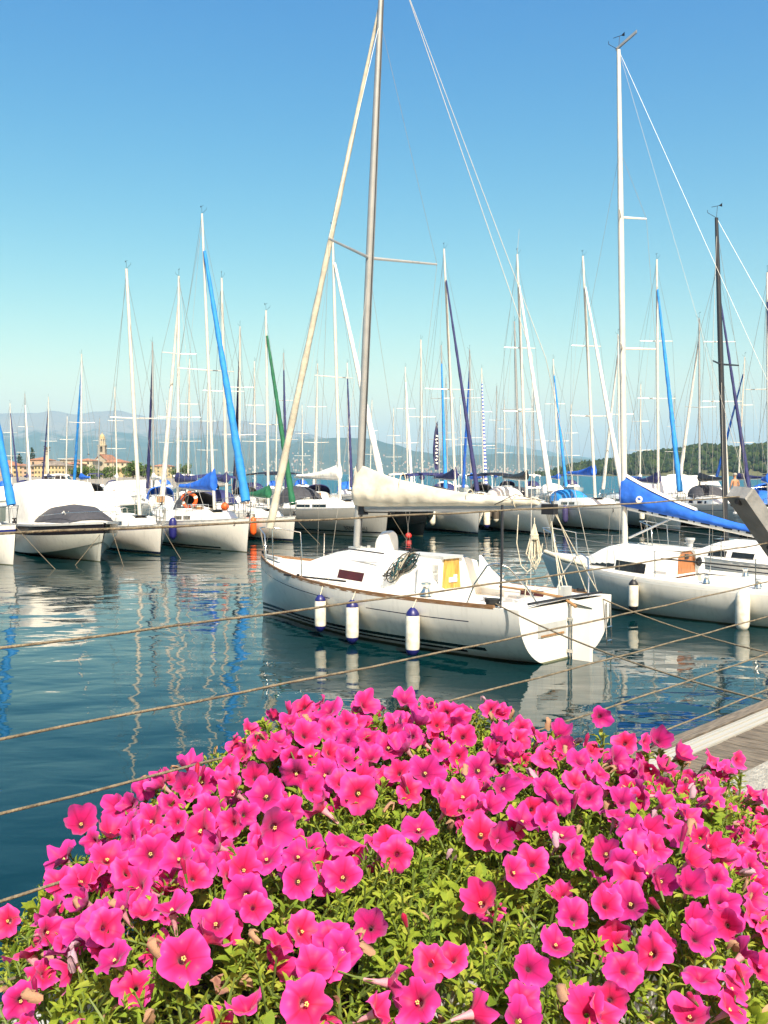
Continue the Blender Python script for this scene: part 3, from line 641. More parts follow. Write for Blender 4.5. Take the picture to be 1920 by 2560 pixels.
def sailboat(label, loc, rz, p, group=None):
    """p: dict of what this boat looks like"""
    t = thing('sailboat', label, 'sailboat', loc, rz, group); g = p.get
    L, B = p['L'], g('B', p['L'] * .31); H = Hull(L, B, g('Fs', .85), g('Fb', 1.15), g('tr', .74), g('rake', .25), g('k', .32))
    t_mx = p['mx']; near = g('near', False); lvl = g('lvl', 1)
    hull = H.hull(g('hull', M['hull']), t, 30 if near else 20, 14 if near else 9)
    hole = (g('ck', (L * .05, L * .32, B * .24)))
    H.deck(g('deckm', M['deck']), t, hole)
    # cockpit well
    x0, x1, cw = hole; z = H.zs(.15); fl = z - .42; be = z - .12
    mb = MB(); bw = cw * .45
    for sd in (1, -1):
        vs = [(x0, sd * cw, z + .04), (x1, sd * cw, z + .04), (x1, sd * cw, be), (x0, sd * cw, be), (x1, sd * (cw - bw), be), (x0, sd * (cw - bw), be), (x1, sd * (cw - bw), fl), (x0, sd * (cw - bw), fl)]
        mb.add(vs, [(0, 1, 2, 3), (3, 2, 4, 5), (5, 4, 6, 7)] if sd > 0 else [(3, 2, 1, 0), (5, 4, 2, 3), (7, 6, 4, 5)])
    q = cw - bw
    mb.add([(x0, -q, fl), (x1, -q, fl), (x1, q, fl), (x0, q, fl)], [(0, 1, 2, 3)])
    mb.add([(x0, -cw, z + .04), (x0, cw, z + .04), (x0, cw, fl), (x0, -cw, fl), (x1, -cw, z + .04), (x1, cw, z + .04), (x1, cw, fl), (x1, -cw, fl)], [(0, 1, 2, 3), (7, 6, 5, 4)])
    mb.build('cockpit', M['gel'], t)
    for sd in (1, -1): H.rail(g('toe', M['alu']), t, .05 if not near else .06, .985, sd, .03 if not near else .04, .04)
    ca = g('cabin', (L * .33, L * .80, B * .30, .42)); cb, sec = cabin(H, *ca, g('cabm', M['gel']), t, g('front', 1.3))
    if g('win', True):
        for sd in (1, -1):
            for (a, b) in g('wins', ((ca[0] + .12 * L, ca[0] + .20 * L), (ca[0] + .22 * L, ca[0] + .29 * L))):
                side_window(sec, a, b, .35, .9, g('winm', M['glass']), cb, sd, slant=-.03)
    def top(x): return sec(min(max(x, ca[0]), ca[1]))[4].z if ca[0] <= x <= ca[1] else H.zs(x / L) + .05
    if g('door', True):
        s0 = sec(ca[0]); mb = MB(); zt = s0[4].z - .02; mb.box((ca[0] - .012, 0, (zt + fl + .12) / 2), (.024, .5, zt - fl - .12)); mb.build('companionway', g('doorm', M['teak']), cb)
        mb = MB(); mb.box((ca[0] + .35, 0, top(ca[0] + .35) + .02), (.75, .56, .04)); mb.build('sliding_hatch', M['gel'], cb)
    if g('hatch', True): mb = MB(); hx = ca[1] - 1.0; mb.box((hx, 0, top(hx) + .015), (.45, .45, .05)); mb.build('fore_hatch', M['glass'], cb)
    # mast
    mt = Vector(p['mt']); foot = Vector((t_mx, 0, top(t_mx) - .03)); mr = g('mr', .062)
    mb = MB(); mb.tube([foot.lerp(mt, k / 8) for k in range(9)], [mr * (1 if k < 6 else 1 - .12 * (k - 5)) for k in range(9)], 12 if near else 8, flat=.82)
    mast = mb.build('mast', g('mastm', M['mast']), t, smooth=60)
    def on(f): return foot.lerp(mt, f)
    mb = MB(); tp = mt
    mb.tube([tp, tp + Vector((-.02, 0, .28))], .006, 4); mb.tube([tp + Vector((-.13, .0, .28)), tp + Vector((.13, 0, .28))], .006, 4); mb.add([tp + Vector((-.14, 0, .24)), tp + Vector((-.05, 0, .28)), tp + Vector((-.14, 0, .33)), tp + Vector((-.14, .012, .28))], [(0, 1, 2), (0, 2, 3), (0, 3, 1)])
    mb.tube([tp, tp + Vector((.18, .1, .14)), tp + Vector((.18, .1, .2))], .006, 4); mb.build('wind_vane', M['black'], mast)
    if g('ant'): mb = MB(); mb.tube([tp, tp + Vector((.05, .08, g('ant')))], .008, 4); mb.build('antenna', M['wirepale'], mast)
    # spreaders and shrouds
    ch = t_mx - .12; cy = H.bh(ch / L) * .9; cz = H.zs(ch / L)
    sp = g('spr', ((.52, .85),)); tips = {1: [], -1: []}
    for f, ln in sp:
        for sd in (1, -1):
            a = on(f); b = a + Vector((-.18 * ln - g('sback', 0) * ln, sd * ln, .03 * ln)); mb = MB(); mb.tube([a, b], [mr * .38, mr * .26], 6, flat=.5); mb.build('spreader', g('mastm', M['mast']), mast); tips[sd].append(b)
    wr = g('wr', .006)
    for sd in (1, -1):
        mb = MB(); mb.tube([Vector((ch, sd * cy, cz))] + tips[sd] + [on(g('hound', .97))], wr, 4); mb.build('shroud', M['wire'], t)
        mb = MB(); mb.tube([Vector((ch - .3, sd * cy, cz)), on(sp[0][0] - .02)], wr, 4); mb.build('shroud', M['wire'], t)
    bowp = Vector((L - .12, 0, H.zs(1) + .10)); hd = on(g('jf', .9))
    wire(t, 'forestay', bowp, hd, wr)
    if g('bstay', True): wire(t, 'backstay', (.08, 0, H.zs(0) + .02), mt, wr)
    if g('jib') is not None:
        r = g('jr', .075); a = bowp.lerp(hd, .05); b = bowp.lerp(hd, g('jtop', .97)); mb = MB(); nn = 26
        mb.tube([a.lerp(b, k / nn) + Vector((0, 0, 0)) for k in range(nn + 1)], [r * (1.15 - .75 * k / nn) * (1 + .1 * math.sin(k * 2.3)) for k in range(nn + 1)], 8)
        mb.build('furled_jib', p['jib'], t, smooth=80)
        mb = MB(); mb.lathe([(.07, 0), (.07, .06), (.03, .07), (.03, .12), (.07, .13), (.07, .16)], bowp - Vector((0, 0, .05)), 10); mb.build('furler_drum', M['black'], t)
    # boom
    if g('boom', True):
        bz = g('bz', 2.1 if L > 8 else 1.75); bl = g('bl', L * .36)
        gn = foot.lerp(mt, (bz - foot.z) / (mt.z - foot.z)); be_ = Vector((gn.x - bl, 0, g('bze', bz + .1))); gn = gn + Vector((-.09, 0, 0))
        mb = MB(); mb.tube([gn, be_], .05 if not near else .07, 10, flat=.75); mb.build('boom', g('boomm', M['alu']), t, smooth=60)
        if g('cover') is not None: sail_cover(gn + Vector((.14, 0, .03)), be_.lerp(gn, .04) + Vector((0, 0, .03)), g('ch', .55), p['cover'], t, g('cwd', .16), seed=L * 3 + mt.z)
        if g('sheet', True) and not near: wire(t, 'mainsheet', be_.lerp(gn, .1), (x0 + .5, 0, fl + .2), .008, M['wirepale'])
        if g('topping', True): wire(t, 'topping_lift', be_, mt, wr * .8, M['wirepale'])
    # pulpit, stanchions, lifelines
    if lvl:
        bx = L - .15; zb = H.zs(1)
        mb = MB(); rr = .0125 if near else .014
        w1 = H.bh(.9) * .95
        mb.tube([(L * .9, w1, H.zs(.9)), (L * .9 + .05, w1, H.zs(.9) + .55), (bx, .16, zb + .58), (bx + .08, 0, zb + .58), (bx, -.16, zb + .58), (L * .9 + .05, -w1, H.zs(.9) + .55), (L * .9, -w1, H.zs(.9))], rr, 6)
        for sd in (1, -1): mb.tube([(bx - .1, .1 * sd, zb), (bx - .02, .16 * sd, zb + .58)], rr, 6)
        mb.build('pulpit', M['steel'], t, smooth=60)
        sts = {1: [], -1: []}
        for f in g('stx', (.18, .38, .58, .76)):
            for sd in (1, -1):
                a = Vector((f * L, sd * (H.bh(f) - .06), H.zs(f))); mb = MB(); mb.tube([a, a + Vector((0, sd * .02, .58))], rr * .8, 5); mb.build('stanchion', M['steel'], t); sts[sd].append(a + Vector((0, sd * .02, .57)))
        if g('life', True):
            for sd in (1, -1):
                mb = MB(); mb.tube([Vector((.12, sd * H.bh(0) * .9, H.zs(0) + .6))] + sts[sd] + [Vector((L * .9 + .05, sd * w1, H.zs(.9) + .54))], .005, 4); mb.build('lifeline', M['wire'], t)
        if g('push', True):
            mb = MB(); b0 = H.bh(.02) * .92; z0 = H.zs(0)
            for sd in (1, -1): mb.tube([(.75, sd * b0, z0), (.7, sd * b0, z0 + .6), (.12, sd * b0, z0 + .6), (.1, sd * .3, z0 + .6), (.1, sd * .3, z0)], rr, 6); mb.tube([(.14, sd * b0, z0), (.12, sd * b0, z0 + .6)], rr, 6)
            mb.build('pushpit', M['steel'], t, smooth=60)
    if g('hood') is not None:
        mb = MB(); rings = []; hw = ca[2] * .95; hx = ca[0]; zt = H.zs(ca[0] / L) + .1
        for i, (dx, hh) in enumerate(((.85, .42), (.6, .78), (.2, .95), (-.35, .98), (-.4, .93))):
            rings.append([Vector((hx + dx, hw * math.cos(a) * (1 if abs(math.cos(a)) < .99 else 1), zt + hh * g('hh', 1.0) * max(0, math.sin(a)) ** .45)) for a in [math.pi * k / 12 for k in range(13)]])
        mb.loft(rings, closed=False); mb.build('sprayhood', p['hood'], t, smooth=50)
    if g('bimini') is not None:
        mb = MB(); rings = []; hw = B * .36
        for dx, hh in ((0, 0), (.15, .1), (1.0, .14), (1.85, .1), (2.0, 0)):
            rings.append([Vector((.2 + dx, hw * c, H.zs(0) + 1.55 + hh + .1 * (1 - c * c))) for c in (-1, -.9, -.5, 0, .5, .9, 1)])
        mb.loft(rings, closed=False)
        bm_ = mb.build('bimini', p['bimini'], t, smooth=50)
        mb = MB()
        for dx in (.15, 1.85): mb.tube([(1.2, hw, H.zs(0)), (.2 + dx, hw, H.zs(0) + 1.6), (.2 + dx, -hw, H.zs(0) + 1.6), (1.2, -hw, H.zs(0))], .012, 5)
        mb.build('bimini_frame', M['steel'], t)
    if not near:
        for sd in (1, -1):
            mb = MB(); mb.lathe([(.055, 0), (.045, .05), (.05, .09), (.06, .12), (.02, .13)], (x1 - .35, sd * (cw + .14), H.zs(.25) + .02), 10); mb.build('winch', M['steel'], t, smooth=50)
    return t, H, sec, foot, mt, on

def solve_heading(mx, dm, J, dx, toward):
    G = Vector(((mx - 960) / FPX * dm, dm, 0)); lo, hi = R(-88), R(88)
    def f(a):
        h = Vector((math.sin(a), -math.cos(a) if toward else math.cos(a), 0)); q = G + h * J
        return 960 + FPX * q.x / q.y - (mx + dx)
    for _ in range(50):
        m = (lo + hi) / 2
        if f(m) > 0: hi = m
        else: lo = m
    a = (lo + hi) / 2
    return G, Vector((math.sin(a), -math.cos(a) if toward else math.cos(a), 0))
def moored(label, mx, top, dm, J, dx, toward, p, group=None):
    G, h = solve_heading(mx, dm, J, dx, toward)
    L = p['L']; st = G - h * (L - J); rz = math.atan2(h.y, h.x)
    T = P(top[0], top[1], dm) - st; T = Matrix.Rotation(-rz, 3, 'Z') @ T
    p = dict(p, mx=L - J, mt=T)
    return sailboat(label, st, rz, p, group)

def fender(label, top, ln, r, body, ends, tie, group=None, lean=None):
    t = thing('fender', label, 'fender', top, 0, group)
    b = MB(); b.lathe([(r * .93, -ln * .16), (r, -ln * .2), (r, -ln * .5), (r, -ln * .8), (r * .93, -ln * .86)], n=14); b.build('body', body, t, smooth=50)
    for z0, sg in ((-ln * .16, 1), (-ln * .86, -1)):
        b = MB(); b.lathe([(r * .94, z0 - sg * .004), (r * .9, z0 + sg * r * .3), (r * .6, z0 + sg * r * .75), (r * .28, z0 + sg * r * 1.05), (r * .2, z0 + sg * ln * .14)], n=14); b.build('end_cap', ends, t, smooth=50)
    b = MB(); b.tube([(0, 0, -.01), Vector(tie) - Vector(top)], .008, 5); b.build('lanyard', M['ropepale'], t)
    return t
def local_to_world(loc, rz, q): return Vector(loc) + Matrix.Rotation(rz, 3, 'Z') @ Vector(q)
def hang_fender(label, boat, H, x, side, ln, r, body, ends, zc, group=None):
    loc, rz = boat.location, boat.rotation_euler.z
    q = H.at(x, zc, side); w_ = H.pt(x / H.L, 1, side); yy = max(abs(q.y), abs(H.at(x, zc + ln * .3, side).y)) + r * 1.02
    top = local_to_world(loc, rz, (x, side * yy, zc + ln / 2)); tie = local_to_world(loc, rz, (x, side * (abs(w_.y) - .03), w_.z + .05))
    return fender(label, top, ln, r, body, ends, tie, group)
def px_of(v): return 960 + FPX * v.x / v.y
def find_x(boat, H, px, side):
    lo, hi = 0.0, H.L * .97
    f = lambda x: px_of(local_to_world(boat.location, boat.rotation_euler.z, H.pt(x / H.L, .95, side)))
    up = f(hi) > f(lo)
    for _ in range(40):
        m = (lo + hi) / 2
        if (f(m) > px) == up: hi = m
        else: lo = m
    return lo

def text_mesh(txt, size):
    c = bpy.data.curves.new('lettering', 'FONT'); c.body = txt; c.size = size; c.resolution_u = 2
    o = bpy.data.objects.new('lettering', c); COL.objects.link(o)
    dg = bpy.context.evaluated_depsgraph_get(); me = bpy.data.meshes.new_from_object(o.evaluated_get(dg))
    v = [x.co.copy() for x in me.vertices]; f = [tuple(q.vertices) for q in me.polygons]
    bpy.data.objects.remove(o); bpy.data.curves.remove(c); bpy.data.meshes.remove(me)
    return v, f
def hull_text(boat_hull, H, txt, size, x0, z0, side, mtl):
    """letters painted on the topsides; they read from the bow side of x0 towards the stern on port"""
    v, f = text_mesh(txt, size); out = []
    for q in v:
        x = x0 - q.x if side > 0 else x0 + q.x
        p_ = H.at(x, z0 + q.y, side); out.append(p_ + Vector((0.004, side * .008, 0)))
    mb = MB(); mb.add(out, f); return mb.build('lettering', mtl, boat_hull)

# -------- the sailboat in the foreground
HD = Vector((-0.723, 0.690, 0)).normalized(); MS = Vector((2.79, 14.75, 0)); MRZ = math.atan2(HD.y, HD.x)
mh = hull_mat('main_hull_paint', (0.74, 0.73, 0.69), [('z', .175, .028, DARK, .75, 50), ('z', .095, .02, DARK, 1.15, 50), ('v', .20, .007, NAVY, 3.9, 50), ('v', .24, .008, NAVY, .9, 3.0)])
LM = 7.31
Tm = Matrix.Rotation(-MRZ, 3, 'Z') @ (P(942, -60, 17.35) - MS); Tm.y = 0
MAIN, HM, secM, footM, topM, onM = sailboat('white sailboat with cream sail cover, teak rails and three white fenders, nearest the flowers', MS, MRZ, dict(
    L=LM, B=2.72, Fs=.86, Fb=1.14, tr=.93, rake=.06, k=.26, near=True, hull=mh, toe=M['teakrail'], ck=(.42, 2.28, .78),
    cabin=(2.3, 6.0, .80, .52), front=1.75, win=False, door=False, hatch=False, mx=4.54, mt=Tm, mr=.082, mastm=M['mastgrey'], spr=((.523, 1.38),), sback=.11,
    hound=.93, jib=M['cream'], jr=.070, jf=.965, jtop=.985, bz=2.18, bze=2.30, bl=4.15, cover=M['cream'], ch=.80, cwd=.17, boomm=M['mastgrey'], topping=False, bstay=False, stx=(.66, .84), life=False, push=False, wr=.0038))
def ML(x, y, z): return local_to_world(MS, MRZ, (x, y, z))
cabM = [c for c in MAIN.children if c.name.startswith('cabin')][0]
mastM = [c for c in MAIN.children if c.name.startswith('mast')][0]
# mast track
b = MB(); b.tube([footM + Vector((-.095, 0, .1)), topM + Vector((-.055, 0, 0))], .014, 4); b.build('sail_track', M['mastdark'], mastM)
b = MB(); b.box(footM + Vector((0, 0, .03)), (.26, .2, .07)); b.lathe([(.035, 0), (.035, .05)], footM + Vector((-.2, .1, .04)), 8); b.lathe([(.035, 0), (.035, .05)], footM + Vector((-.2, -.1, .04)), 8); b.build('mast_step', M['alu'], MAIN)
side_window(secM, 3.62, 4.24, .30, .78, M['glassred'], cabM, 1, slant=-.04, n=4); side_window(secM, 3.62, 4.24, .30, .78, M['glassred'], cabM, -1, slant=-.04, n=4)
side_window(secM, 3.57, 4.29, .22, .87, M['gel'], cabM, 1, off=.003, slant=-.04, n=4, name='window_frame')
zt = secM(2.3)[4].z
b = MB()
b.add([(2.283, .24, .86), (2.283, -.24, .86), (2.283, -.19, zt - .02), (2.283, .19, zt - .02), (2.31, .24, .86), (2.31, -.24, .86), (2.31, -.19, zt - .02), (2.31, .19, zt - .02)],
      [(0, 1, 2, 3), (7, 6, 5, 4), (0, 4, 5, 1), (1, 5, 6, 2), (2, 6, 7, 3), (3, 7, 4, 0)]); dr = b.build('companionway_board', M['plywood'], cabM, label='yellow varnished plywood hatch board')
b = MB(); b.box((2.275, -.02, 1.03), (.02, .2, .08)); b.box((2.275, -.08, 1.08), (.02, .08, .06)); b.build('notice_plate', M['gel'], dr)
b = MB(); b.box((2.75, 0, zt + .012), (1.0, .52, .045)); b.build('sliding_hatch', M['deckgrey'], cabM)
for k, zz in enumerate((zt - .14, zt - .29, zt - .42)):
    b = MB(); b.box((2.285, .42, zz), (.03, .13, .11)); ii = b.build('instrument', M['deckgrey'], cabM)
    b = MB(); b.box((2.268, .42, zz), (.006, .09, .07)); b.build('display', M['alu'] if k < 2 else M['black'], ii)
# white vent hood on the roof
b = MB(); b.loft([[Vector((4.05 - .02 * math.sin(a) + dx, r * math.cos(a) - .25, secM(4.05)[4].z - .05 + hgt * max(0, math.sin(a)) ** .6)) for a in [math.pi * k / 10 for k in range(11)]] for dx, r, hgt in ((-.16, .16, .36), (-.12, .17, .38), (.06, .17, .36), (.14, .14, .28))], closed=False)
b.f.append(tuple(range(11))); b.m.append(0); b.build('vent_hood', M['gel'], cabM, smooth=50)
for sd in (1, -1):
    b = MB(); xs_ = [4.9, 4.3, 3.4]; b.tube([(x, sd * secM(x)[3].y * 1.1, secM(x)[3].z + .035) for x in xs_], .014, 6); b.build('grab_rail', M['black'], cabM)
    b = MB(); b.tube([(4.6, sd * .68, secM(4.6)[2].z - .05), (3.3, sd * .75, secM(3.3)[2].z - .03)], .008, 5); b.build('handrail', M['steel'], cabM)
    b = MB(); b.box((4.55, sd * 1.06, HM.zs(.62) + .05), (1.6, .035, .03)); b.build('jib_track', M['black'], MAIN)
    # winch
    wpt = (2.0, sd * .98, HM.zs(.27) + .03); b = MB(); b.lathe([(.10, 0), (.085, .06), (.06, .1), (.055, .14), (.08, .18), (.075, .21), (.03, .22)], wpt, 14); b.build('winch', M['steel'], MAIN, smooth=40)
    b = MB(); b.lathe([(.09, 0), (.09, .06)], (wpt[0], wpt[1], wpt[2] - .03), 12); b.build('winch_base', M['black'], MAIN)
    # cockpit coaming
    b = MB(); rings = []
    for k in range(9):
        x = 2.3 - k * .21; hh = .46 * max(0, 1 - k / 3.4) ** 2.0 + .09; y = .79
        z0 = HM.zs(.2)
        rings.append([Vector((x, sd * (y - .02), z0 - .02)), Vector((x, sd * (y - .06 * hh), z0 + hh)), Vector((x, sd * (y + .06 - .05 * hh), z0 + hh)), Vector((x, sd * (y + .1), z0 - .02))])
    b.loft(rings); b.build('coaming', M['gel'], MAIN, smooth=40)
    b = MB(); b.box((1.2, sd * .775, HM.zs(.1) - .02), (.45, .02, .09)); b.build('locker_recess', M['glassred'], MAIN)
    # stern rails
    z0 = HM.zs(.05); y0 = HM.bh(.05) * .93
    b = MB()
    b.tube([(1.0, sd * y0, z0), (.85, sd * y0, z0 + .32), (.62, sd * y0, z0 + .6), (.48, sd * (y0 - .05), z0 + .64), (.32, sd * (y0 - .12), z0 + .58), (.16, sd * (y0 - .35), z0 + .28), (.06, sd * (y0 - .52), z0)], .0145, 8)
    b.build('stern_rail', M['steel'], MAIN, smooth=60)
    b = MB(); b.box((.5, sd * (y0 - .02), z0 + .04), (.16, .05, .04)); b.tube([(.42, sd * (y0 - .02), z0 + .06), (.58, sd * (y0 - .02), z0 + .06)], .014, 6); b.build('cleat', M['black'], MAIN)
# transom details
b = MB(); b.box((-.004, .42, .50), (.012, .72, .20)); tr_ = b.build('transom_opening', M['deckgrey'], MAIN)
b = MB(); b.box((-.012, .42, .415), (.012, .6, .03)); b.build('opening_sill', M['teak'], tr_)
b = MB(); b.box((-.02, -.36, .80), (.05, .62, .05), rot=Matrix.Rotation(.25, 3, 'X')); b.build('transom_step', M['gel'], MAIN)
b = MB(); b.loft([[Vector((-.10 - q, yy, z)) for q, yy in ((0, .022), (.30, .012), (.34, 0), (.30, -.012), (0, -.022))] for z in (-.35, .1, .62, .78)]); rd = b.build('rudder', M['gel'], MAIN)
b = MB()
for zz in (.12, .6): b.box((-.05, 0, zz), (.12, .05, .05))
b.tube([(-.05, 0, .0), (-.05, 0, .82)], .014, 6); b.build('pintle', M['steel'], rd)
b = MB(); b.tube([(-.15, 0, .80), (.1, 0, .92), (.7, .03, .98), (1.25, .05, 1.0)], [.026, .024, .02, .017], 8); b.build('tiller', M['teak'], MAIN)
b = MB()
for yy in (-1.06, -1.2): b.tube([(-.03, yy, .75), (-.05, yy, .08)], .012, 6)
for zz in (.14, .36): b.tube([(-.05, -1.06, zz), (-.05, -1.2, zz)], .012, 6)
b.build('boarding_ladder', M['steel'], MAIN)
b = MB(); b.tube([(.02, 0, HM.zs(0) + .07), (.02, 1.0, HM.zs(0) + .06)], .02, 6); b.tube([(.02, 0, HM.zs(0) + .07), (.02, -1.0, HM.zs(0) + .06)], .02, 6); b.build('traveller', M['black'], MAIN)
b = MB(); b.box((.12, -.1, HM.zs(0) + .12), (.12, .2, .2)); b.build('jam_cleat', M['deckgrey'], MAIN)
# dark staff at the port quarter
b = MB(); b.tube([(.38, HM.bh(.05) * .92, HM.zs(.05)), (.36, HM.bh(.05) * .92, HM.zs(.05) + 1.5)], .017, 6); b.tube([(.36, HM.bh(.05) * .92, HM.zs(.05) + .65), (.36, HM.bh(.05) * .92, HM.zs(.05) + 1.5)], .021, 6); b.build('staff', M['mastdark'], MAIN)
# mainsheet and backstay tails
boomM = [c for c in MAIN.children if c.name.startswith('boom')][0]
bend = Vector((.42, 0, 2.26))
for k, (ex, ey) in enumerate(((.12, -.18), (.14, -.08), (.10, .06), (.05, -.95), (.3, -1.0))):
    b = MB(); b.tube([bend + Vector((-.03 * k, -.02 * k, 0)), Vector((ex, ey, HM.zs(0) + .18 if k < 3 else HM.zs(0) + .05))], .0085, 6); b.build('mainsheet', M['ropepale'], MAIN)
for sd in (1, -1):
    b = MB(); b.tube([(.05, sd * .9 * 1.0, HM.zs(0) + .1), (.55, sd * .18, 4.6), topM + Vector((-.45, 0, -.1))], .0055, 5); b.build('backstay', M['wirepale'], MAIN)
b = MB(); b.box(bend + Vector((-.08, 0, .0)), (.22, .13, .16)); b.tube([bend + Vector((-.1, 0, .1)), bend + Vector((.5, .1, .22)), bend + Vector((.9, .1, .05))], .006, 6); b.build('boom_end_fitting', M['black'], boomM)
b = MB(); b.box((4.42, 0, 2.14), (.22, .12, .16)); b.tube([(4.4, 0, 2.1), (3.6, 0, 2.12)], .012, 6); b.build('gooseneck', M['black'], boomM)
# reef lines on the cover
for k, xx in enumerate((3.4, 1.9, .95)):
    b = MB(); hz = {3.4: .50, 1.9: .24, .95: .17}[xx]
    b.tube([(xx, .10 * math.cos(a), 2.3 + hz * .42 + hz * .62 * math.sin(a)) for a in [k2 * math.pi / 6 for k2 in range(13)]], .011, 5); b.build('cover_tie', M['ropepale'], MAIN)
for px, zc, ln, r, nm in ((806, .43, .62, .098, 'first'), (888, .38, .72, .108, 'second'), (1041, .36, .76, .112, 'third')):
    hang_fender({'first': 'white fender with blue ends nearest the bow of the foreground sailboat', 'second': 'white fender with blue ends, middle of three on the foreground hull', 'third': 'largest white fender, nearest the stern of the foreground sailboat'}[nm],
                MAIN, HM, find_x(MAIN, HM, px, 1), 1, ln, r, M['fender'], M['fenderblue'], zc, 'fenders on the foreground sailboat')
# rope coil hanging from the boom end
random.seed(9)
c0 = ML(.62, 0, 2.12); t = thing('rope_coil', 'pale coiled rope hanging from the boom end of the foreground sailboat', 'rope', c0)
b = MB()
for k in range(9):
    w_ = .03 + .022 * k % .13 + .03; ln = random.uniform(.62, .95); off = Vector((random.uniform(-.05, .05), random.uniform(-.05, .05), 0)); w_ = random.uniform(.03, .09)
    b.tube([Vector((0, 0, -.1)) + off * .2, Vector((-w_ * .5, 0, -.28)) + off * .3, Vector((-w_, .02, -ln * .8)) + off, Vector((0, .03, -ln)) + off, Vector((w_, .02, -ln * .8)) + off, Vector((w_ * .5, 0, -.28)) + off * .3, Vector((0, 0, -.1)) + off * .2], .0095, 6)
b.build('loop', M['ropepale'], t, smooth=80)
b = MB()
for k in range(4): b.tube([(.06 * math.cos(a), .05 * math.sin(a), -.33 + .022 * k) for a in [q * math.pi / 5 for q in range(11)]], .0095, 6)
b.tube([(0, 0, 0), (0, 0, -.12)], .0095, 6); b.build('wrapping', M['ropepale'], t, smooth=80)
b = MB(); b.tube([(-.25, 0, .05), (-.27, .02, -.4), (-.2, .04, -.75), (-.1, .03, -.85), (.08, 0, -.7), (.13, 0, -.4)], .008, 6); b.tube([(-.1, .03, -.95), (-.14, 0, -1.2), (-.05, 0, -1.35), (.02, 0, -1.05)], .008, 6); b.build('loose_end', M['ropepale'], t, smooth=80)
# tangle of lines on the cabin edge
c0 = ML(2.75, .68, secM(2.75)[2].z); t = thing('rope_tangle', 'tangled dark and teal ropes heaped over the cabin edge beside the hatch', 'rope', c0, MRZ)
for k in range(3):
    b = MB()
    for q in range((9, 5, 7)[k]):
        pts = []; n_ = 18; oy = random.uniform(-.02, .07); ww = random.uniform(.03, .13); ph = random.uniform(0, 6.28); le = random.uniform(.55, 1.0); tw = random.uniform(1, 2.6)
        for i in range(n_):
            s_ = i / (n_ - 1); u_ = math.sin(math.pi * s_) * le            # out along the hank and back
            pts.append(Vector((-.34 + .62 * u_ + ww * math.cos(ph + s_ * 6.28 * tw) * .7, .06 + oy + .10 * u_ + .03 * math.sin(ph + 9 * s_), .16 - .44 * u_ ** 1.15 + ww * math.sin(ph + s_ * 6.28 * tw) + .04 * math.cos(7 * s_ + ph))))
        b.tube(pts, random.uniform(.007, .0095), 5)
    b.build('line', (M['ropedark'], M['ropeteal'], M['ropepale'])[k], t, smooth=80)
# bow details
b = MB(); b.box((6.75, .18, HM.zs(.92) + .07), (.9, .09, .05), rot=Matrix.Rotation(-.35, 3, 'Z')); b.build('bow_locker_lid', M['deckgrey'], MAIN)
for sd in (1, -1): b = MB(); b.lathe([(.035, 0), (.02, .02), (.03, .06)], (4.9, sd * 1.12, HM.zs(.67) + .02), 8); b.build('fairlead', M['black'], MAIN)
# -------- the two boats moored right of it
RS = UD(18.4, 5.9); RRZ = math.atan2(N.y, N.x)
Tr = Matrix.Rotation(-RRZ, 3, 'Z') @ (P(1535, 118, 20.65) - RS); Tr.y *= .3
rh = hull_mat('right_hull_paint', (0.72, 0.71, 0.66), [('v', .03, .03, (0.8, .8, .77), -50, 50)])
RB, HR, secR, footR, topR, onR = sailboat('white sailboat with bright blue boom cover and mahogany hatch, at the right edge', RS, RRZ, dict(
    L=7.0, B=2.5, Fs=.70, Fb=1.0, tr=.72, rake=.5, near=True, hull=rh, toe=M['gel'], ck=(.6, 3.4, .66), cabin=(3.45, 6.0, .84, .50), front=1.2, win=False, door=False, hatch=False,
    mx=4.85, mt=Tr, mr=.074, spr=((.40, .72), (.665, .55)), sback=.35, hound=.80, jib=None, jf=.80, bz=2.10, bze=1.62, bl=2.95, cover=M['blue'], ch=.68, cwd=.16, boomm=M['gel'], stx=(.22, .5, .8), wr=.0036))
cabR = [c for c in RB.children if c.name.startswith('cabin')][0]; mastR = [c for c in RB.children if c.name.startswith('mast')][0]; boomR = [c for c in RB.children if c.name.startswith('boom')][0]
for sd in (1, -1):
    side_window(secR, 3.92, 4.62, .26, .92, M['glass'], cabR, sd, slant=-.02, n=4)
    side_window(secR, 4.67, 5.35, .32, .90, M['glass'], cabR, sd, slant=-.05, n=4)
zt = secR(3.45)[4].z
b = MB(); sgm = [(3.437, .40, .42), (3.437, -.40, .42), (3.437, -.34, zt - .12), (3.437, -.18, zt - .02), (3.437, .18, zt - .02), (3.437, .34, zt - .12)]
b.loft([[Vector(q) for q in sgm], [Vector(q) + Vector((.03, 0, 0)) for q in sgm]]); dr = b.build('companionway_board', M['mahogany'], cabR, label='varnished orange-brown hatch boards')
b = MB(); b.box((3.432, 0, .78), (.012, .76, .022)); b.build('board_joint', M['gel'], dr)
b = MB(); b.box((3.43, .02, zt - .12), (.02, .14, .09)); b.build('vent', M['black'], dr)
b = MB(); b.box((3.8, 0, zt + .03), (.8, .6, .05)); b.build('sliding_hatch', M['gel'], cabR)
b = MB(); b.lathe([(.09, 0), (.1, .04), (.06, .06)], (3.42, -.45, zt - .25), 14, axis=Vector((-1, 0, 0))); b.build('compass', M['black'], cabR)
b = MB(); b.lathe([(.06, 0), (.06, .12), (.10, .2), (.10, .24)], (3.65, -.55, zt - .02), 12); b.build('vent_cowl', M['deckgrey'], cabR)
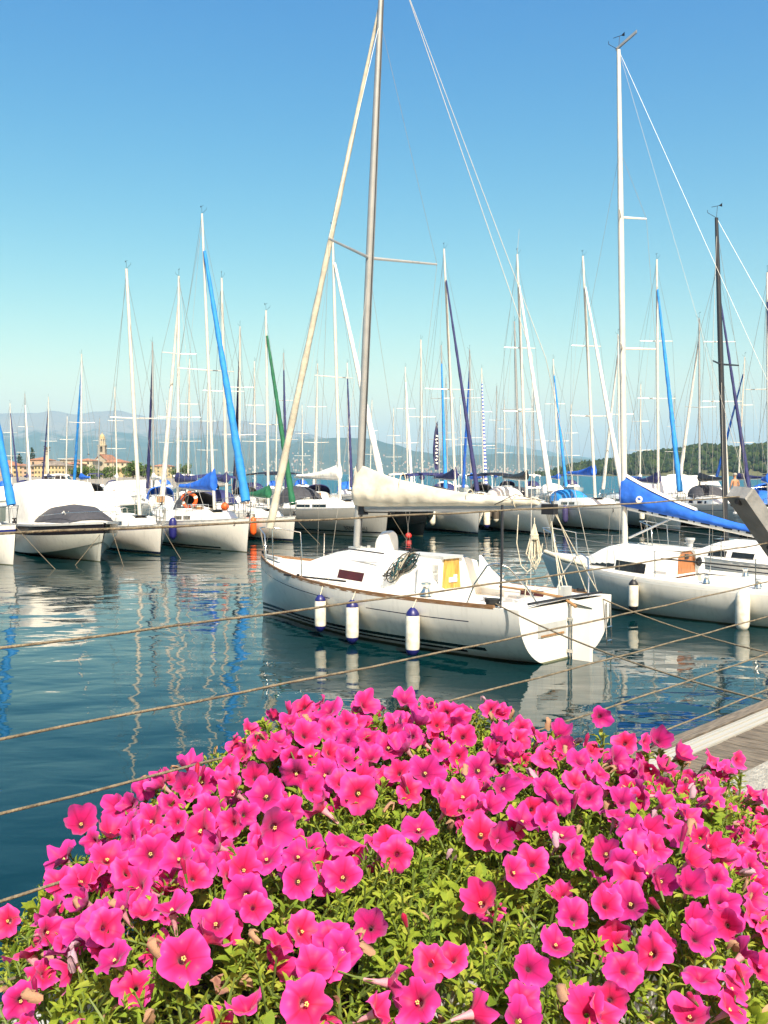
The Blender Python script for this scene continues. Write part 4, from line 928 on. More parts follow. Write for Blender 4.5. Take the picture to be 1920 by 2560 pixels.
for sd in (1, -1):
    for x in (2.6, 1.6):
        b = MB(); b.lathe([(.075, 0), (.06, .05), (.045, .08), (.045, .12), (.065, .15), (.02, .16)], (x, sd * .86, HR.zs(.3) + .04), 12); b.build('winch', M['steel'], RB, smooth=50)
b = MB(); b.box((1.6, -.45, HR.zs(.2) - .10), (.5, .22, .04)); b.build('cockpit_seat_board', M['teak'], RB)
b = MB(); b.tube([(3.5, .95, HR.zs(.5) + .42), (1.2, .95, HR.zs(.2) + .40)], .017, 6); b.build('boat_hook', M['ropedark'], RB)
b = MB(); b.tube([(.5, -.1, .9), (1.7, -.02, 1.0)], .022, 8); b.build('tiller', M['teak'], RB)
b = MB(); b.tube([footR + Vector((-.1, 0, .15)), Vector((3.7, 0, 1.93))], .024, 8); b.build('boom_vang', M['alu'], RB)
# lightening slots along the boom
g0 = Vector((4.75, 0, 2.08)); g1 = Vector((1.95, 0, 1.64))
for sd in (1, -1):
    for k in range(6):
        c = g0.lerp(g1, .12 + .165 * k); b = MB(); dv = (g1 - g0).normalized()
        rot = Vector((1, 0, 0)).rotation_difference(dv).to_matrix()
        b.box(c + Vector((0, sd * .053, -.0)), (.19, .012, .038), rot=rot); b.build('slot', M['black'], boomR)
        if k < 5:
            b = MB(); b.lathe([(.02, -.006), (.02, .006)], g0.lerp(g1, .2 + .165 * k) + Vector((0, sd * .053, 0)), 10, axis=Vector((0, 1, 0))); b.build('lightening_hole', M['black'], boomR)
covR = [c for c in RB.children if c.name.startswith('sail_cover')][0]
b = MB(); b.lathe([(.075, -.004), (.075, .004)], (4.42, .185, 2.27), 18, axis=Vector((0, 1, .25)).normalized()); em = b.build('round_emblem', M['white'], covR)
b = MB(); b.add([(4.42 + x, .193, 2.27 + z) for x, z in ((-.05, -.01), (-.01, .04), (.05, .02), (.01, .005), (.045, -.03), (-.02, -.035))], [(0, 1, 2, 3), (0, 3, 4, 5)]); b.build('emblem_mark', M['blue'], em)
b = MB(); rings = []
for k in range(12):
    tt = k / 11 * .55; c = Vector((4.83, 0, 2.1)).lerp(Vector((1.95, 0, 1.65)), tt); hh = .14 + .54 * (1 - tt) ** 2
    rings.append([c + Vector((0, -.03, hh + .015)), c + Vector((0, .03, hh + .015)), c + Vector((0, .05, hh - .03)), c + Vector((0, -.05, hh - .03))])
b.loft(rings); b.build('luff_band', M['white'], covR)
# masthead crane
b = MB(); b.loft([[topR + Vector((x, y, z)) for y, z in ((.02, 0), (-.02, 0), (-.02, hh), (.02, hh))] for x, hh in ((.06, .05),)] + [[topR + Vector((-.42, y, z)) for y, z in ((.012, .22), (-.012, .22), (-.012, .28), (.012, .28))]]); b.build('masthead_crane', M['mastgrey'], mastR)
# sail bag lying along the side deck
b = MB(); b.tube([(6.5, .55, HR.zs(.93) + .14), (5.8, .86, HR.zs(.83) + .1), (5.2, 1.0, HR.zs(.75) + .08)], [.05, .06, .045], 8); b.build('stowed_pole', M['ropepale'], RB, smooth=60)
hang_fender('white fender with black lower end amidships on the boat with mahogany hatch', RB, HR, find_x(RB, HR, 1592, 1), 1, .60, .10, M['fender'], M['black'], .42, 'fenders on the right sailboat')
hang_fender('long all-white fender near the stern of the boat with mahogany hatch', RB, HR, find_x(RB, HR, 1868, 1), 1, .72, .13, M['fender'], M['fender'], .34, 'fenders on the right sailboat')

KS = UD(22.7, 6.3); Tk = Matrix.Rotation(-RRZ, 3, 'Z') @ (P(1775, 538, 23.45) - KS); Tk.y *= .3
KB, HK, secK, footK, topK, onK = sailboat('white sailboat with black mast, hidden behind the boat with mahogany hatch', KS, RRZ, dict(
    L=6.6, B=2.4, Fs=.75, Fb=1.0, near=True, hull=M['hull2'], mx=4.2, mt=Tk, mr=.075, mastm=M['mastdark'], cabin=(2.4, 5.2, .8, .42), spr=((.55, .7),), jib=None, jf=.85, boom=False, wr=.0045))
b = MB(); b.tube([footK + Vector((-.1, 0, .9)), Vector((.9, .1, .95))], .035, 8); b.build('stowed_spar', M['mastdark'], KB)

# -------- front row of the far pontoon, bows towards us
grp = 'sailboats with bows towards the foreground water'
def front(label, mx, top, dm, J, dx, **p):
    return moored(label, mx, top, dm, J, dx, True, p, grp)
FA = front('white sailboat with blue stripe cut off by the left edge', -72, (-112, 430), 31.6, 2.9, 112, L=9.0, jib=M['sky'], jr=.12, Fs=1.0, Fb=1.25, hull=hull_mat('blue_stripe_hull', (0.78, 0.77, 0.72), [('v', .18, .05, (0.01, .02, .16), -50, 50)]), cover=M['blue'], spr=((.52, .95),))
FC = front('small white sailboat with bare pale mast beside the motorboat', 349, (316, 672), 35.4, 2.3, 56, L=6.6, Fs=.85, Fb=1.05, jib=None, boom=False, spr=((.40, .85),), mr=.075, jf=.8, mastm=M['mast'])
FD = front('white racing sailboat with light blue furled jib and royal blue sail cover', 536, (505, 534), 37.0, 2.9, 88, L=8.8, Fs=.95, Fb=1.22, jib=M['sky'], jr=.15, cover=M['blue'], ch=.85, spr=((.475, 1.15),), hull=hull_mat('race_hull', (0.80, 0.78, 0.72), [('z', .10, .03, DARK, -50, 7.2), ('v', .10, .008, NAVY, -50, 50)]), boomm=M['deckgrey'], bl=3.4, bz=2.15)
FE = front('small white sailboat with dark green furled jib and green cover', 671, (665, 776), 42.0, 2.3, 68, L=6.4, Fs=.85, Fb=1.05, jib=M['green'], jr=.12, cover=M['green'], ch=.6, spr=((.43, .8),), bz=1.75)
FF = front('grey-hulled sailboat with white jib and dark sprayhood behind the foreground mast', 850, (831, 572), 45.6, 3.6, 122, L=10.4, Fs=1.15, Fb=1.35, jib=M['white'], jr=.14, cover=M['white'], ch=.75, bz=2.55, hull=M['hullgrey'], hood=M['charcoal'], bimini=M['black'], spr=((.455, 1.1),), mr=.085, wins=((4.6, 5.7), (5.9, 7.0)))
FG = front('white sailboat with navy furled jib and navy boom cover', 1140, (1110, 622), 48.0, 3.4, 60, L=10.0, Fs=1.1, Fb=1.35, jib=M['navy'], jr=.10, cover=M['navy'], ch=.65, bz=2.5, bimini=M['navy'], hood=M['charcoal'], spr=((.44, 1.25),), mr=.075)
FH = front('white sailboat with antenna, white jib and black boom cover', 1317, (1293, 636), 47.5, 3.4, 66, L=10.0, Fs=1.1, Fb=1.35, jib=M['white'], jr=.12, cover=M['black'], ch=.5, bz=2.5, bimini=M['black'], hood=M['white'], ant=1.2, spr=((.36, .95), (.62, .8)), mr=.075)
FI = front('white sailboat with royal blue boom cover and blue cockpit canvas', 1488, (1457, 640), 50.0, 3.4, 76, L=10.2, Fs=1.1, Fb=1.35, jib=M['white'], jr=.12, cover=M['blue'], ch=.6, bz=2.7, hood=M['sky'], hh=.8, spr=((.34, 1.05), (.63, .8)), mr=.085, hull=M['hull2'])
FJ = front('white sailboat with light blue furled jib behind the blue boom cover', 1646, (1642, 648), 50.5, 3.4, 60, L=10.0, Fs=1.05, Fb=1.3, jib=M['sky'], jr=.13, cover=M['navy'], ch=.7, bz=2.3, spr=((.42, 1.0), (.66, .85)), mr=.075)
FL = front('pale grey sailboat with navy jib, person standing on its deck', 1820, (1791, 644), 50.0, 3.4, 60, L=10.4, Fs=1.15, Fb=1.4, jib=M['navy'], jr=.10, cover=None, hood=M['charcoal'], spr=((.40, 1.0), (.65, .8)), mr=.085, hull=hull_mat('pale_grey_hull', (0.56, 0.57, 0.55), [('z', .06, .06, DARK, -50, 50), ('v', .3, .01, NAVY, -50, 50)]), wins=((5.0, 5.8), (6.2, 6.5)))
# lettering on hulls
hF = [c for c in FF[0].children if c.name.startswith('hull')][0]
M['ink'] = mat('hull_lettering', (0.03, 0.03, 0.05), 0.5, 0.1, 5)
HFF = FF[1]
for sd in (1, -1):
    hull_text(hF, HFF, 'BENETEAU', .26, HFF.L - .55 if sd > 0 else HFF.L - 2.25, .27, sd, M['ink'])
hD = [c for c in FD[0].children if c.name.startswith('hull')][0]
for sd in (1, -1): hull_text(hD, FD[1], '3', .22, FD[1].L - .45 if sd > 0 else FD[1].L - .6, .95, sd, M['ink'])
hI = [c for c in FI[0].children if c.name.startswith('hull')][0]
for sd in (1, -1): hull_text(hI, FI[1], '3', .26, FI[1].L - .5 if sd > 0 else FI[1].L - .65, .95, sd, M['ink'])

# fenders and floats in the far row (the side turned to us on each hull)
def side_to_us(b):
    rz = b.rotation_euler.z; port = Vector((-math.sin(rz), math.cos(rz))); return 1 if port.dot(-Vector(b.location[:2])) > 0 else -1
def row_fender(label, F, px, ln, r, body, ends, zc):
    b, H = F[0], F[1]; sd = side_to_us(b)
    hang_fender(label, b, H, find_x(b, H, px, sd), sd, ln, r, body, ends, zc, 'fenders in the far row')
row_fender('dark blue fender on the racing sailboat with light blue jib', FD, 441, .75, .15, M['fenderblue'], M['fenderblue'], .75)
row_fender('navy fender on the sailboat with blue cockpit canvas', FI, 1420, .85, .15, M['fenderpurple'], M['fenderpurple'], .75)
row_fender('white fender on the hull behind the blue boom cover', FJ, 1612, .75, .14, M['fender'], M['black'], .8)
row_fender('left white fender on the sailboat with navy jib', FG, 1088, .8, .15, M['fender'], M['fender'], .75)
row_fender('left brown fender on the sailboat with black boom cover', FH, 1231, .8, .15, M['fenderbrown'], M['fender'], .9)
row_fender('right brown fender on the sailboat with black boom cover', FH, 1248, .8, .15, M['fenderbrown'], M['fender'], .9)
H = FG[1]; hang_fender('white fender hanging at the bow of the sailboat with navy jib', FG[0], H, H.L * .80, -side_to_us(FG[0]), .95, .16, M['fender'], M['fenderblue'], .7, 'fenders in the far row')
# life ring and orange float
t = thing('life_ring', 'orange life ring with white bands at the stern of the racing sailboat', 'life ring', P(473, 1250, 39.5), R(10))
b = MB(); nR, nr = 24, 10
vs = []; fs = []; ms = []
for i in range(nR):
    a = 2 * math.pi * i / nR
    for j in range(nr):
        c = 2 * math.pi * j / nr; rr_ = .27 + .075 * math.cos(c); vs.append((rr_ * math.cos(a), .075 * math.sin(c), rr_ * math.sin(a)))
for i in range(nR):
    for j in range(nr): fs.append((i * nr + j, i * nr + (j + 1) % nr, ((i + 1) % nR) * nr + (j + 1) % nr, ((i + 1) % nR) * nr + j))
b.add(vs, fs); b.build('ring', M['orange'], t, smooth=80)
for k in range(4):
    a = math.pi / 2 * k + .4; b = MB(); b.lathe([(.082, -.05), (.082, .05)], (.27 * math.cos(a), 0, .27 * math.sin(a)), 10, axis=Vector((-math.sin(a), 0, math.cos(a)))); b.build('band', M['white'], t, smooth=40)
def ball(label, at_, r, m):
    t = thing('buoy', label, 'buoy', at_)
    b = MB(); b.lathe([(.01, -r)] + [(r * math.sin(math.pi * k / 10), -r * math.cos(math.pi * k / 10)) for k in range(1, 10)] + [(.02, r)], n=16); b.build('float', m, t, smooth=80)
    b = MB(); b.lathe([(r * .25, r * .9), (r * .2, r * 1.2), (r * .1, r * 1.25)], n=8); b.build('eye', M['black'], t)
bow = FD[0]; ball('orange ball buoy on the bow rail of the racing sailboat', local_to_world(bow.location, bow.rotation_euler.z, (FD[1].L * .88, FD[1].bh(.88) * side_to_us(bow) * .8, 1.62)), .15, M['orange'])
bow = FE[0]; w_ = local_to_world(bow.location, bow.rotation_euler.z, (FE[1].L * .72, 0, .5)); row_fender('orange fender on the small sailboat with green jib', FE, 640, .7, .14, M['orange'], M['orange'], .6)
ball('small red and white float in the dark water behind the foreground cabin', Vector((1.06, 42.2, .12)), .14, M['red'])

# -------- motorboats
def motorboat(label, px, d, th, L, B, hullm, F=1.0, canvas=None, fore=None, toward=True, ws=True, band=None, hard=False):
    a = R(th); h = Vector((math.sin(a), -math.cos(a) if toward else math.cos(a), 0)); bowp = Vector(((px - 960) / FPX * d, d, 0))
    st = bowp - h * L; rz = math.atan2(h.y, h.x); t = thing('motorboat', label, 'motorboat', st, rz)
    def bh(s): return B / 2 * (.9 + .1 * math.sin(math.pi / 2 * min(1, s / .5))) if s < .5 else max(.02, B / 2 * (1 - ((s - .5) / .5) ** 2.4) ** .85)
    def zs(s): return F * (.86 + .22 * s * s)
    rings = []; mb = MB(); uv = []
    for i in range(21):
        s = 1 - (1 - i / 20) ** 1.3; b_, z = bh(s), zs(s); kz = -.25 + .62 * max(0, s - .72) ** 1.5 * 4 * F * .5; czz = .05 + .52 * F * s ** 3
        cb = b_ * (.88 - .32 * s ** 3); x = s * L
        pts = [(x, b_, z), (x - .10 * s ** 5, b_ * .985, z - .30 * F), (x - .25 * s ** 5, cb, czz), (x - .3 * s ** 5, cb * .93, czz - .02), (x - .5 * s ** 5, 0, kz)]
        ring = [Vector(q) for q in pts] + [Vector((q[0], -q[1], q[2])) for q in pts[-2::-1]]
        rings.append(ring); uv += [(s, z - q.z) for q in ring]
    mb.loft(rings, closed=False); mb.f.append(tuple(range(9))); mb.m.append(0); mb.uv = uv; mb.build('hull', hullm, t, smooth=28)
    mb = MB(); dk = []
    for i in range(21):
        s = 1 - (1 - i / 20) ** 1.3; b_ = bh(s) * .985; z = zs(s); cr = .22 * F * min(1, max(0, (1 - s) / .35)) if s > .35 else .12
        dk.append([Vector((s * L, y * b_, z - .01 + cr * (1 - abs(y) ** 2.5))) for y in (-1, -.8, -.4, 0, .4, .8, 1)])
    mb.loft(dk, closed=False); mb.build('deck', M['gel'], t, smooth=50)
    for sd in (1, -1):
        mb = MB(); mb.loft([[Vector((s * L + .01, sd * (bh(s) + o), zs(s) + z)) for o, z in ((-.02, -.04), (.03, -.04), (.03, .03), (-.02, .03))] for s in [k / 16 * .995 for k in range(17)]]); mb.build('rub_rail', M['deckgrey'], t)
    if canvas:
        m_, x0, x1, hh = canvas; mb = MB(); rs = []
        for x, f, wf in ((x0, .0, .98), (x0 + .04, .75, .96), (x0 + .35, .97, .9), ((x0 + x1) / 2, 1.0, .88), (x1 - .45, .96, .88), (x1 - .05, .35, .9), (x1, 0, .9)):
            s = x / L; w_ = bh(s) * wf; z = zs(s) - .02
            rs.append([Vector((x, w_, z)), Vector((x, w_ * .97, z + hh * f * .75)), Vector((x, w_ * .85, z + hh * f * .97)), Vector((x, w_ * .4, z + hh * f * 1.03)), Vector((x, -w_ * .4, z + hh * f * 1.03)), Vector((x, -w_ * .85, z + hh * f * .97)), Vector((x, -w_ * .97, z + hh * f * .75)), Vector((x, -w_, z))])
        mb.loft(rs, closed=False); mb.build('canopy', m_, t, smooth=55)
    if fore:
        m_, x0, x1, hh = fore; mb = MB(); rs = []
        for k in range(9):
            x = x0 + (x1 - x0) * k / 8; s = x / L; w_ = bh(s) * .86; z = zs(s) + .02; f = math.sin(math.pi * min(1, .25 + .75 * k / 8)) ** .5 if k < 8 else 0.02
            rs.append([Vector((x, w_ * c, z + (hh * f + .1) * (1 - abs(c) ** 3))) for c in (-1, -.85, -.5, 0, .5, .85, 1)])
        mb.loft(rs, closed=False); fo = mb.build('bow_cover', m_, t, smooth=55)
        if hh > .3:
            sd = 1 if Vector((-math.sin(rz), math.cos(rz))).dot(-Vector(st[:2])) > 0 else -1
    if ws:
        x = L * .52; w_ = bh(.52) * .8; mb = MB(); z = zs(.52) + .1
        mb.loft([[Vector((x + .45, y * w_ * .55, z)) if abs(y) < 1 else Vector((x - .3, y * w_, z)) for y in (-1, -.6, 0, .6, 1)], [Vector((x + .1, y * w_ * .5, z + .45)) if abs(y) < 1 else Vector((x - .4, y * w_ * .95, z + .42)) for y in (-1, -.6, 0, .6, 1)]], closed=False); mb.build('windscreen', M['glass'], t)
    mb = MB(); mb.tube([(L * .55, bh(.55) * .92, zs(.55) + .02), (L * .6, bh(.6) * .9, zs(.6) + .3), (L * .85, bh(.85) * .9, zs(.85) + .36), (L - .05, 0, zs(1) + .36), (L * .85, -bh(.85) * .9, zs(.85) + .36), (L * .6, -bh(.6) * .9, zs(.6) + .3), (L * .55, -bh(.55) * .92, zs(.55) + .02)], .013, 6); mb.build('bow_rail', M['steel'], t, smooth=60)
    return t, L, bh, zs
mbh = hull_mat('motorboat_hull', (0.62, 0.63, 0.58), [('v', .17, .17, (0.016, .014, .02), -50, 50)])
MBT = motorboat('white motorboat with dark hull band, charcoal bow cover and white canopy', 262, 30.6, 36, 7.6, 2.7, mbh, 1.18, (M['white'], .7, 3.9, 1.55), (M['charcoal'], 3.7, 6.4, .55), ws=False)
# white script mark on the bow cover
mb = MB(); t0, Lm, bhm, zsm = MBT
sd = 1 if Vector((-math.sin(t0.rotation_euler.z), math.cos(t0.rotation_euler.z))).dot(-Vector(t0.location[:2])) > 0 else -1
pts = [Vector((5.75 - .0 * k, sd * (.75 - .055 * k) * 1, zsm(.75) + .36 + .05 * math.sin(k * 1.9) + .02 * (k % 2))) for k in range(16)]
mb.tube(pts, .02, 4); mb.build('script_mark', M['white'], t0)
motorboat('white cabin boat with white hood just behind the charcoal bow cover', 300, 37.5, 40, 6.4, 2.4, M['hull'], 1.1, (M['white'], 1.2, 4.6, .85), None, ws=False)
motorboat('dark green motorboat with white canopy left of the bare pale mast', 352, 46, 50, 7.0, 2.6, M['hullgreen'], 1.3, (M['white'], 1.0, 5.2, .75), None, ws=False)
motorboat('grey dinghy-like boat with white deck behind the white canopy', 262, 52, 62, 7.5, 2.5, hull_mat('grey_green_hull', (0.2, 0.24, 0.22)), 1.2, None, (M['white'], 3.6, 6.6, .35), ws=False)
motorboat('black-hulled motorboat with flat white deck left of the navy-jib sailboat', 1072, 43.6, 30, 7.5, 3.2, M['hullblack'], 1.15, None, None, ws=True)
motorboat('white cruiser with curved windscreen behind the leaning fence post', 1935, 56, 60, 9.0, 3.0, M['hull'], 1.6, (M['gel'], 1.5, 6.0, 1.25), None, ws=True)
motorboat('white cruiser with rounded cabin near the navy furled sail', 440, 66, 55, 7.5, 2.7, M['hull'], 1.4, (M['gel'], 1.5, 5.2, 1.1), None, ws=False)
motorboat('white speedboat covered with black canvas beneath the bell tower', 292, 78, 70, 7.0, 2.5, M['hullblack'], 1.1, (M['charcoal'], .6, 5.4, .8), None, ws=False)
motorboat('small white launch beside the white canopy at the left', 90, 60, 60, 6.5, 2.4, M['hull'], 1.2, (M['white'], 1.5, 4.5, .9), None, ws=False)

# -------- boats behind, mostly their masts
M['striped'] = mat('striped_canvas', (0.7, 0.7, 0.68), 0.8, 0.1, 4)
nt = M['striped'].node_tree; wv = nt.nodes.new('ShaderNodeTexWave'); wv.inputs['Scale'].default_value = 1.1; wv.bands_direction = 'Z'; wv.inputs['Distortion'].default_value = 0.6
tcn = nt.nodes.new('ShaderNodeTexCoord'); nt.links.new(tcn.outputs['Object'], wv.inputs[0]); cr = nt.nodes.new('ShaderNodeValToRGB'); cr.color_ramp.interpolation = 'CONSTANT'; cr.color_ramp.elements[1].position = .5
cr.color_ramp.elements[0].color = (.03, .08, .4, 1); cr.color_ramp.elements[1].color = (.7, .7, .66, 1); nt.links.new(wv.outputs[1], cr.inputs[0]); nt.links.new(cr.outputs[0], nt.nodes['Principled BSDF'].inputs['Base Color'])
random.seed(31)
BACK = [
 (30, 25, 1007, 17, 'navy', None, 'distant sailboat with navy furled sail above the left cypress trees'),
 (69, 62, 984, 8, 'white', None, 'distant sailboat with white mast left of the broad cypress'),
 (121, 121, 992, -16, 'navy', None, 'distant sailboat with thin navy furled sail left of the column'),
 (203, 204, 885, -20, 'sky', 'blue', 'sailboat with light blue furled sail between the column and bell tower'),
 (293, 287, 967, 8, None, None, 'distant sailboat with faint bare mast right of the bell tower'),
 (384, 381, 855, -16, 'navy', None, 'sailboat with navy furled sail in front of the dark shore tree'),
 (444, 447, 690, -42, 'white', 'navy', 'tall sailboat with white furled sail slanting down to the left'),
 (470, 474, 897, 6, None, None, 'distant sailboat with bare white mast beside the tall one slanting left'),
 (567, 554, 695, 30, None, 'navy', 'tall grey-masted sailboat just behind the light blue furled jib'),
 (598, 600, 816, -13, 'navy', 'navy', 'sailboat with navy furled sail left of the green furled jib'),
 (637, 636, 903, 6, None, None, 'distant sailboat with bare mast between navy and green furled sails'),
 (713, 709, 882, 4, 'navy', None, 'sailboat with navy sleeve behind the cream furled genoa'),
 (789, 794, 909, -5, 'white', None, 'distant sailboat with white mast above the white boom cover'),
 (875, 868, 907, 5, 'navy', None, 'distant sailboat with thin navy sail left of the foreground mast'),
 (1020, 1013, 917, 11, 'white', None, 'distant sailboat with white jib above the cream boom cover'),
 (1056, 1052, 849, 6, None, None, 'sailboat with thin bare mast left of the feather flag'),
 (1112, 1103, 863, 3, 'sky', 'navy', 'sailboat with light blue sleeve right beside the feather flag'),
 (1119, 1115, 944, 8, None, None, 'distant sailboat with short bare mast behind the light blue sleeve'),
 (1178, 1174, 874, -22, 'blue', 'blue', 'sailboat with royal blue furled sail crossing the navy jib'),
 (1209, 1204, 920, 7, 'striped', None, 'sailboat with blue and white striped furled sail'),
 (1262, 1261, 1000, -6, None, None, 'distant low-masted sailboat right of the striped sail'),
 (1299, 1286, 803, 8, None, 'white', 'sailboat with bare mast directly behind the one with antenna'),
 (1398, 1383, 897, 20, 'sky', 'blue', 'sailboat with light blue furled jib at the tip of the wooded point'),
 (1550, 1545, 836, -46, 'white', None, 'sailboat with pale furled sail crossing behind the right foreground mast'),
 (1749, 1748, 795, -58, 'white', 'black', 'sailboat with black boom cover in front of the woodland'),
 (1845, 1862, 892, -65, 'blue', None, 'sailboat with royal blue furled sail slanting left across the woodland'),
 (1923, 1918, 681, 20, 'navy', None, 'sailboat at the right edge with dark mast top'),
 (165, 168, 1040, 5, None, None, 'distant small sailboat with short mast behind the white minibus'),
 (517, 520, 960, -6, None, None, 'distant sailboat with short mast left of the light blue jib'),
 (925, 930, 1000, 5, None, None, 'distant sailboat with short mast right of the foreground mast'),
 (1335, 1333, 985, 5, None, None, 'distant short-masted sailboat left of the wooded point'),
 (246, 249, 1046, 5, None, None, 'distant sailboat with thin short mast just left of the bell tower'),
 (415, 417, 1000, 5, None, None, 'distant sailboat with thin mast above the lakeside villa'),
 (690, 692, 985, 5, None, None, 'distant sailboat with thin mast between green jib and cream genoa'),
 (757, 755, 1012, 5, None, None, 'distant sailboat with short thin mast right of the cream genoa'),
 (985, 984, 1020, 5, None, None, 'distant sailboat with short thin mast left of the white jib above the boom cover'),
 (1155, 1151, 1012, 5, None, None, 'distant sailboat with short thin mast between feather flag and striped sail'),
 (1238, 1242, 965, -5, None, None, 'distant sailboat with thin mast midway between striped sail and antenna mast'),
 (1430, 1428, 1010, 5, None, None, 'distant sailboat with thin mast left of the blue cockpit canvas'),
 (1683, 1686, 990, -5, None, None, 'distant sailboat with thin mast just right of the light blue jib before the woodland'),
 (1600, 1602, 960, 6, None, None, 'distant sailboat with short bare mast before the woodland'),
]
for i, (mx, tx, ty, dx, jb, cv, lab) in enumerate(BACK):
    dm = min(118, 8.6 * FPX / (1185 - ty)); L = random.uniform(8, 10.5)
    if mx < 180: dm = min(dm, 112)
    J = L * .34
    need = abs(dx) * dm / FPX
    if need > J * .95: J = need / .93; L = max(L, J / .4)
    p = dict(L=L, Fs=random.uniform(.95, 1.15), Fb=1.3, jib=M[jb] if jb else None, jr=.11, cover=M[cv] if cv else None, ch=.5, bz=2.4, boom=True,
             hood=random.choice([None, M['navy'], M['charcoal'], M['blue'], M['white'], None]), bimini=random.choice([None, None, M['navy'], M['white']]), spr=random.choice([((.5, .9),), ((.38, .95), (.66, .75)), ((.36, 1.0), (.64, .8))]),
             mr=.068, hull=random.choice([M['hull'], M['hull2']]), lvl=1 if dm < 75 else 0, mastm=random.choice([M['mast'], M['mast'], M['mastgrey']]), wr=.007)
    if cv is None: p['cover'] = random.choice([M['navy'], M['white'], M['blue'], None])
    moored(lab, mx, (tx, ty), dm, J, dx, dx > 0, p, 'sailboats moored behind the front row')

# feather flag on a pole
fp = P(1098, 1176, 58); t = thing('feather_flag', 'navy feather flag with white lettering on a slim pole', 'flag', (fp.x, fp.y, .55))
b = MB(); b.tube([(0, 0, 0), (0, 0, 3.8), (-.1, 0, 5.0), (-.25, 0, 5.4)], [.02, .02, .012, .008], 5); b.build('pole', M['wirepale'], t)
b = MB(); rg = []
for k in range(15):
    s_ = k / 14; z = 2.5 + 2.9 * s_; w_ = .95 * math.sin(math.pi * min(1, .18 + .82 * s_)) ** .7; x0 = -.02 - .22 * max(0, s_ - .55) ** 1.4
    rg.append([Vector((x0 - .02 - w_ * q * .35, .06 * math.sin(q * 5 + s_ * 7) + e_, z)) for q, e_ in ((0, .006), (.5, .006), (1, .006), (1, -.006), (.5, -.006), (0, -.006))])
b.loft(rg); fl_ = b.build('cloth', M['navy'], t, smooth=60)
b = MB()
for k in range(9): b.box((-.14 - .03 * (k % 2), -.075, 2.9 + .2 * k), (.14, .01, .09), rot=Matrix.Rotation(.5 * (-1) ** k, 3, 'Y'))
b.build('lettering', M['white'], fl_)

# -------- mooring lines into the water and to the pontoon
def line(label, pts, r, m, sag=0.0, name='mooring_line', n=6):
    pts = [Vector(q) for q in pts]; out = []
    if len(pts) == 2:
        k = 14; out = [pts[0].lerp(pts[1], i / k) - Vector((0, 0, sag * 4 * (i / k) * (1 - i / k))) for i in range(k + 1)]
    else: out = pts
    b = MB(); o0 = out[0]; b.tube([q - o0 for q in out], r, n); o = b.build(name, m, smooth=80); o.location = o0
    return tag(o, label, 'rope')
q0 = ML(.5, HM.bh(.06) * .92, HM.zs(.06) + .06)
line('dark stern line from the foreground sailboat to the near pontoon', [q0, UD(9.72, 4.0, .50)], .011, M['rope'], .12)
line('second stern line of the foreground sailboat running right to the pontoon', [ML(.5, -HM.bh(.06) * .92, HM.zs(.06) + .06), UD(12.1, 4.0, .50)], .011, M['rope'], .16)
b = MB()
for k in range(5): b.tube([(.55 + .09 * math.cos(a) * (1 + .1 * k), HM.bh(.07) * .9 + .07 * math.sin(a), HM.zs(.07) + .03 + .02 * k) for a in [q * math.pi / 6 for q in range(13)]], .012, 5)
o = b.build('coiled_line', M['ropedark'], MAIN, smooth=80)
for F, lab, dx in ((FA, 'pale bow line of the sailboat at the left edge', 20), (FE, 'bow line of the small sailboat with green jib', 12), (FF, 'bow line of the grey-hulled sailboat', -14), (FC, 'bow line of the small sailboat with bare mast', 4)):
    b_, H_ = F[0], F[1]; q = local_to_world(b_.location, b_.rotation_euler.z, (H_.L - .15, 0, H_.zs(1)))
    dirv = Matrix.Rotation(b_.rotation_euler.z, 3, 'Z') @ Vector((1, 0, 0))
    line(lab, [q, Vector((q.x, q.y, -.2)) + dirv * 2.0 + Vector((dx * .02, 0, 0))], .009, M['rope'], .03)
q = local_to_world(t0.location, t0.rotation_euler.z, (Lm - .3, .25, zsm(1))); dirv = Matrix.Rotation(t0.rotation_euler.z, 3, 'Z') @ Vector((1, 0, 0))
line('left bow line of the motorboat with charcoal cover', [q, Vector((q.x - .9, q.y - 1.2, -.2))], .008, M['rope'], .02)
line('right bow line of the motorboat with charcoal cover', [q, Vector((q.x + .9, q.y - 1.5, -.2))], .008, M['rope'], .02)

# -------- white minibus on the quay road
vd = 182; t = thing('minibus', 'white minibus with dark side windows parked by the harbour, left of the willows', 'van', ((148 - 960) / FPX * vd, vd, .3))
b = MB(); prof = [(-2.7, .35), (-2.75, 1.0), (-2.68, 2.2), (-2.5, 2.42), (1.0, 2.42), (1.35, 2.3), (2.1, 1.35), (2.75, 1.1), (2.85, .7), (2.82, .35)]
rg = [[Vector((x, y, z)) for x, z in [(a, c) for a, c in prof]] for y in (-.98, .98)]
b.loft(rg); b.build('body', mat('white_van_paint', (.78, .78, .76), .3, .04, 2, coat=.4), t)
for x0, x1 in ((-2.45, -1.75), (-1.65, -.55), (-.45, .55)):
    b = MB(); b.box(((x0 + x1) / 2, -.985, 1.85), (x1 - x0, .03, .62)); b.build('window', M['glass'], t)
b = MB(); b.add([(.7, -1.0, 1.5), (1.75, -1.0, 1.5), (1.25, -1.0, 2.15), (.7, -1.0, 2.15), (.7, -.97, 1.5), (1.75, -.97, 1.5), (1.25, -.97, 2.15), (.7, -.97, 2.15)], [(0, 1, 2, 3), (0, 4, 5, 1), (1, 5, 6, 2), (2, 6, 7, 3), (3, 7, 4, 0)]); b.build('cab_window', M['glass'], t)
b = MB(); b.add([(1.40, -.85, 2.25), (2.08, -.85, 1.40), (2.08, .85, 1.40), (1.40, .85, 2.25)], [(0, 1, 2, 3)]); o = b.build('windscreen', M['glass'], t); o.location = (.02, 0, .02)
